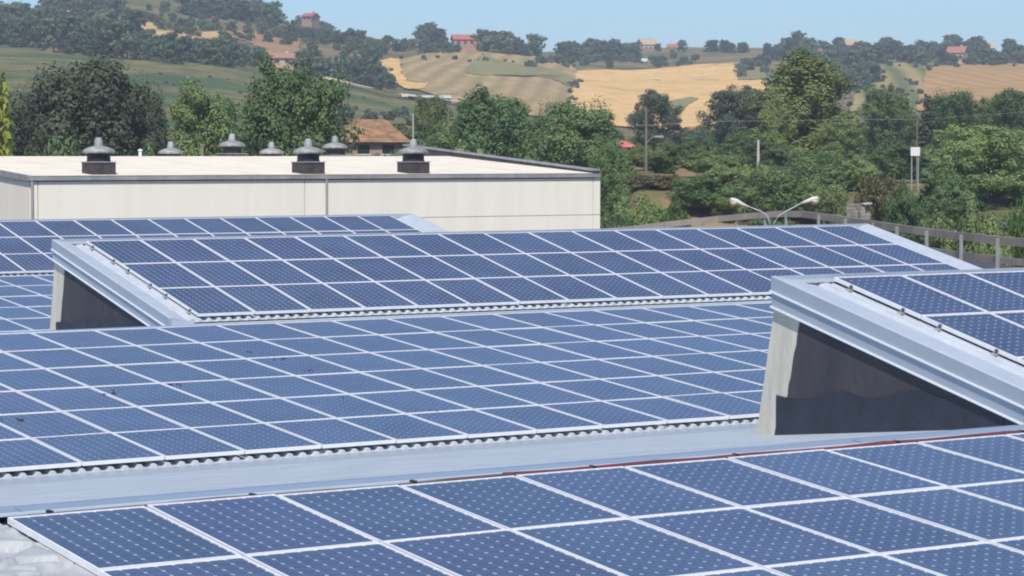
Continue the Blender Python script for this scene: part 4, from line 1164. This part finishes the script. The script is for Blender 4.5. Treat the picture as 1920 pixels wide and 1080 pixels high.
mid('green', 1075, 186, 165, 162, 'deep green tree at the right end of the warehouse')
mid('bushg', 862, 236, 140, 150, 'mid green shrub in front of the trees near the parapet')
mid('bushd', 985, 250, 190, 140, 'dark shrub mass right above the parapet')
mid('green', 1128, 265, 80, 132, 'dark narrow tree hugging the right corner of the warehouse')
mid('dark', 1225, 168, 96, 255, 'isolated dark tree standing before the wheat field')
mid('dark', 1375, 160, 130, 248, 'dark spreading tree left of the poplar')
mid('poplar', 1510, 90, 235, 190, 'very tall feathery poplar, the highest tree of the middle distance')
mid('poplar', 1452, 175, 90, 186, 'shorter poplar leaning on the left side of the tall poplar')
mid('mid', 1572, 225, 90, 185, 'green tree on the right flank of the tall poplar')
mid('green', 1664, 162, 100, 235, 'round deep green tree right of the poplar')
mid('cone', 1737, 176, 62, 200, 'dark slender conifer among the right-hand trees')
mid('green', 1786, 168, 96, 235, 'round green tree just right of the dark conifer')
mid('green', 1878, 164, 110, 230, 'round green tree near the right edge of the skyline slope')
mid('bushd', 1690, 255, 130, 175, 'dark shaded shrub left of the white board')
mid('mid', 1850, 232, 190, 142, 'broad sunlit green tree in front of the right-hand trees')
mid('bushd', 1785, 290, 110, 136, 'deep green shrub left of the broad sunlit tree')
mid('bushd', 1700, 318, 100, 128, 'deep green rounded shrub behind the guard rail')
mid('bushg', 1800, 345, 130, 124, 'green shrub right behind the guard rail, below the broad sunlit tree')
mid('bushb', 1925, 330, 90, 112, 'bright green bush at the right edge behind the guard rail')
mid('bushg', 1870, 372, 110, 116, 'low green shrub near the right edge just over the guard rail')
mid('bushg', 1215, 268, 90, 178, 'light green bush at the foot of the power pole')
mid('bushb', 1240, 285, 70, 172, 'bright green bush right of the power pole')
mid('bushd', 1292, 256, 90, 190, 'grey-green bush below the red cottage roof')
mid('bushg', 1340, 275, 130, 165, 'green bush between power pole and white post')
mid('bushd', 1310, 318, 120, 140, 'deep green bush left of the twin lamp')
mid('bushg', 1400, 300, 150, 146, 'wide green bush directly behind the twin lamp')
mid('bushd', 1470, 305, 120, 140, 'dark green bush under the tall poplar')
mid('bushd', 1545, 280, 110, 150, 'very dark bush at the foot of the tall poplar')
mid('bushg', 1570, 352, 50, 124, 'small rounded green bush above the guard rail')
mid('bushg', 1616, 374, 30, 126, 'low green bush in front of the broken stone wall')
mid('bushbr', 1596, 374, 30, 127, 'dry brown bush covering the left half of the broken stone wall')
mid('bushbr', 1640, 300, 80, 136, 'brownish dry bush beside the broken stone wall')
mid('bushg', 1612, 282, 80, 150, 'yellowish green bush behind the brown bush')
mid('bushg', 1205, 340, 110, 130, 'pale green weedy bush right of the warehouse corner')
mid('bushbr', 1215, 318, 120, 150, 'dry brown scrub below the power pole')
mid('bushb', 1270, 358, 80, 124, 'bright weedy shrub between warehouse corner and twin lamp')
mid('bushd', 1180, 390, 60, 118, 'low dark shrub against the warehouse corner')

def scatter(n, u0, u1, va, vb_, h0, h1, kinds, label, group, seed, slope=None, ws=(0.85, 1.25), name='tree', cat='tree'):
    r2 = random.Random(seed)
    for k in range(n):
        u = u0 + (u1 - u0) * (k + r2.uniform(0, 1)) / n
        f = (u - u0) / (u1 - u0)
        v = va[0] + (va[1] - va[0]) * f; v2 = vb_[0] + (vb_[1] - vb_[0]) * f
        vv = r2.uniform(min(v, v2), max(v, v2))
        x, y, z, D = cast(u, vv, 300)
        h = r2.uniform(h0, h1) * D / FPX
        tree(r2.choice(kinds), label + ', ' + nth(k) + ' from the left', group, x, y, z - 0.05 * h, h * 1.05, r2.uniform(*ws), name, cat)
W3 = ['far']
WB = ['far', 'farbush']
scatter(24, -30, 140, (58, 55), (90, 104), 40, 66, W3, 'tree in the dense wood at the left edge of the hillside', 'trees of the left hillside wood', 1)
scatter(15, 135, 250, (70, 75), (106, 120), 42, 76, W3, 'tree of the wood between the half-hidden house and the hedge', 'trees of the upper left wood', 2)
scatter(18, 262, 500, (104, 122), (122, 134), 34, 54, W3, 'tree in the hedgerow along the top of the green meadow', 'hedgerow trees above the meadow', 3)
scatter(12, 85, 225, (24, 22), (46, 40), 34, 50, W3, 'tree on the crest at the upper left', 'trees on the upper left crest', 4)
scatter(26, 350, 524, (22, 44), (32, 52), 26, 42, W3, 'dark tree of the hilltop wood left of the sky', 'trees of the dark hilltop wood', 5)
scatter(36, 250, 480, (34, 56), (62, 82), 10, 22, WB, 'low shrub on the slope below the hilltop wood', 'shrubs below the hilltop wood', 6, name='shrub', cat='shrub')
scatter(56, 490, 720, (50, 84), (80, 120), 12, 28, WB, 'scrub tree on the belt running down from the hilltop', 'scrub on the descending belt', 7, name='shrub', cat='shrub')
scatter(16, 560, 720, (128, 158), (142, 176), 34, 60, ['far', 'far', 'farcone'], 'tree beside the lane above the meadow', 'trees along the lane', 8)
scatter(14, 690, 860, (86, 96), (98, 104), 16, 28, WB, 'scrub tree along the top of the ploughed field', 'scrub above the ploughed field', 9, name='shrub', cat='shrub')
scatter(4, 790, 822, (86, 88), (90, 92), 30, 46, W3, 'tall tree in the dark group left of the long crest house', 'trees left of the crest house', 10)
scatter(11, 905, 1005, (97, 106), (100, 110), 20, 46, W3, 'dark tree in the row right of the long crest house', 'trees right of the crest house', 11)
scatter(9, 1050, 1118, (112, 112), (116, 116), 22, 42, W3, 'tree of the dark clump left of the little red roof', 'trees left of the little red roof', 12)
scatter(11, 1132, 1195, (108, 108), (114, 114), 24, 40, W3, 'tree of the dark clump right of the little red roof', 'trees right of the little red roof', 13)
scatter(40, 990, 1310, (114, 108), (134, 126), 9, 20, ['farbush'], 'shrub in the belt above the wheat field', 'shrubs above the wheat field', 14, name='shrub', cat='shrub')
for u, h, lab in ((1232, 16, 'small dark tree right of the beige stone house'), (1278, 22, 'lone round tree on the skyline above the wheat'), ):
    x, y, z, D = cast(u, 98, 900); tree('far', lab, None, x, y, z, h * D / FPX, 1.1)
scatter(7, 1320, 1402, (98, 98), (101, 101), 16, 24, W3, 'tree in the short dark row on the bare skyline', 'short tree row on the skyline', 15)
scatter(64, 1435, 1950, (100, 106), (122, 126), 20, 42, W3, 'tree in the wood along the right skyline', 'trees of the right skyline wood', 16)
scatter(26, 1490, 1640, (118, 128), (160, 178), 24, 48, W3, 'tree on the slope behind the tall poplar', 'trees behind the poplar', 17)
scatter(9, 690, 735, (150, 160), (172, 180), 18, 34, WB, 'brownish shrub beside the sandy bank', 'shrubs by the sandy bank', 18, name='shrub', cat='shrub')
scatter(14, 600, 860, (200, 232), (228, 250), 14, 30, ['farbush'], 'shrub at the bottom of the meadow behind the farmhouse', 'shrubs at the meadow bottom', 19, name='shrub', cat='shrub')
scatter(10, 1380, 1440, (118, 120), (150, 150), 12, 26, WB, 'shrub at the right corner of the wheat field', 'shrubs at the wheat field corner', 20, name='shrub', cat='shrub')

scatter(16, 730, 1080, (108, 122), (112, 130), 5, 11, ['farbush'], 'small shrub on the upper rim of the ploughed field', 'shrubs on the ploughed rim', 22, name='shrub', cat='shrub')
scatter(14, 1064, 1090, (135, 140), (200, 210), 5, 12, ['farbush'], 'shrub on the boundary between ploughed and wheat field', 'shrubs between the two fields', 23, name='shrub', cat='shrub')
scatter(26, 1600, 1930, (118, 118), (132, 128), 6, 14, ['farbush'], 'shrub along the top of the right-hand slopes', 'shrubs above the right slopes', 24, name='shrub', cat='shrub')
scatter(34, 1590, 1740, (130, 126), (206, 206), 6, 13, ['farbush'], 'vine bush on the vineyard slope', 'vine bushes of the vineyard', 25, name='shrub', cat='shrub')
scatter(30, 120, 480, (12, 30), (40, 66), 10, 24, WB, 'shrub on the upper left slope', 'shrubs on the upper left slope', 26, name='shrub', cat='shrub')

scatter(26, 560, 620, (42, 50), (48, 58), 8, 18, W3, 'small tree around the red-roofed skyline house', 'trees round the skyline house', 27)
scatter(12, 842, 912, (92, 94), (96, 98), 8, 16, WB, 'garden shrub in front of the long crest house', 'shrubs before the crest house', 28, name='shrub', cat='shrub')
scatter(12, 1765, 1825, (118, 118), (124, 122), 10, 24, WB, 'garden tree before the pale villa', 'garden trees before the villa', 29)
scatter(40, 0, 760, (96, 190), (130, 226), 4, 9, ['farbush'], 'little bush dotted on the green meadow', 'bushes dotted on the meadow', 30, name='shrub', cat='shrub')

# bushes filling the valley floor between the bigger trees
def fill(n, u0, u1, D0, D1, hm0, hm1, kinds, label, group, seed, keep=None):
    r2 = random.Random(seed)
    for k in range(n):
        u = u0 + (u1 - u0) * (k + r2.random()) / n; D = r2.uniform(D0, D1)
        if keep and not keep(u, D): continue
        p = ud(u, D); z = float(hgt(p[0], p[1])[0]); h = r2.uniform(hm0, hm1)
        tree(r2.choice(kinds), label + ', ' + nth(k) + ' from the left', group, p[0], p[1], z - 0.1, h, r2.uniform(0.9, 1.5), 'bush', 'bush')
FB = ['bushg', 'bushd', 'bushd', 'bushg', 'bushg', 'bushb']
fill(30, 1165, 1960, 150, 225, 1.6, 3.4, FB, 'bush filling the valley floor right of the warehouse', 'bushes on the valley floor right of the warehouse', 31, lambda u, D: not (1165 < u < 1285 and D < 190))
fill(26, 1280, 1960, 124, 150, 1.6, 3.2, FB, 'bush in the thicket behind the guard rail', 'thicket behind the guard rail', 32, lambda u, D: not (1550 < u < 1760))
fill(30, -40, 1150, 160, 230, 4.0, 6.5, FB, 'bush in the shaded thicket behind the warehouse', 'thicket behind the warehouse', 33)
fill(34, 1000, 1960, 250, 330, 1.5, 3.2, ['farbush', 'bushd', 'bushg'], 'tree or bush at the foot of the tan fields', 'trees at the foot of the fields', 34)

fill(22, 1165, 1960, 126, 134, 0.8, 1.6, ['bushbr', 'bushbr', 'bushg'], 'tuft of dry scrub on the verge behind the guard rail', 'dry scrub on the verge', 35)

# ------------------------------------------------------------------ air
hz = MB(); hz.box(-6150, 6150, -6150, 6150, -16, 92)
hm = bpy.data.materials.new('haze'); hm.use_nodes = True
hn = hm.node_tree; hn.nodes.clear()
ho = hn.nodes.new('ShaderNodeOutputMaterial'); pv = hn.nodes.new('ShaderNodeVolumePrincipled')
pv.inputs['Color'].default_value = (0.80, 0.88, 1.0, 1); pv.inputs['Density'].default_value = 0.00038; pv.inputs['Anisotropy'].default_value = 0.0
hn.links.new(pv.outputs[0], ho.inputs['Volume'])
h_ = hz.build('haze', hm); h_['kind'] = 'stuff'
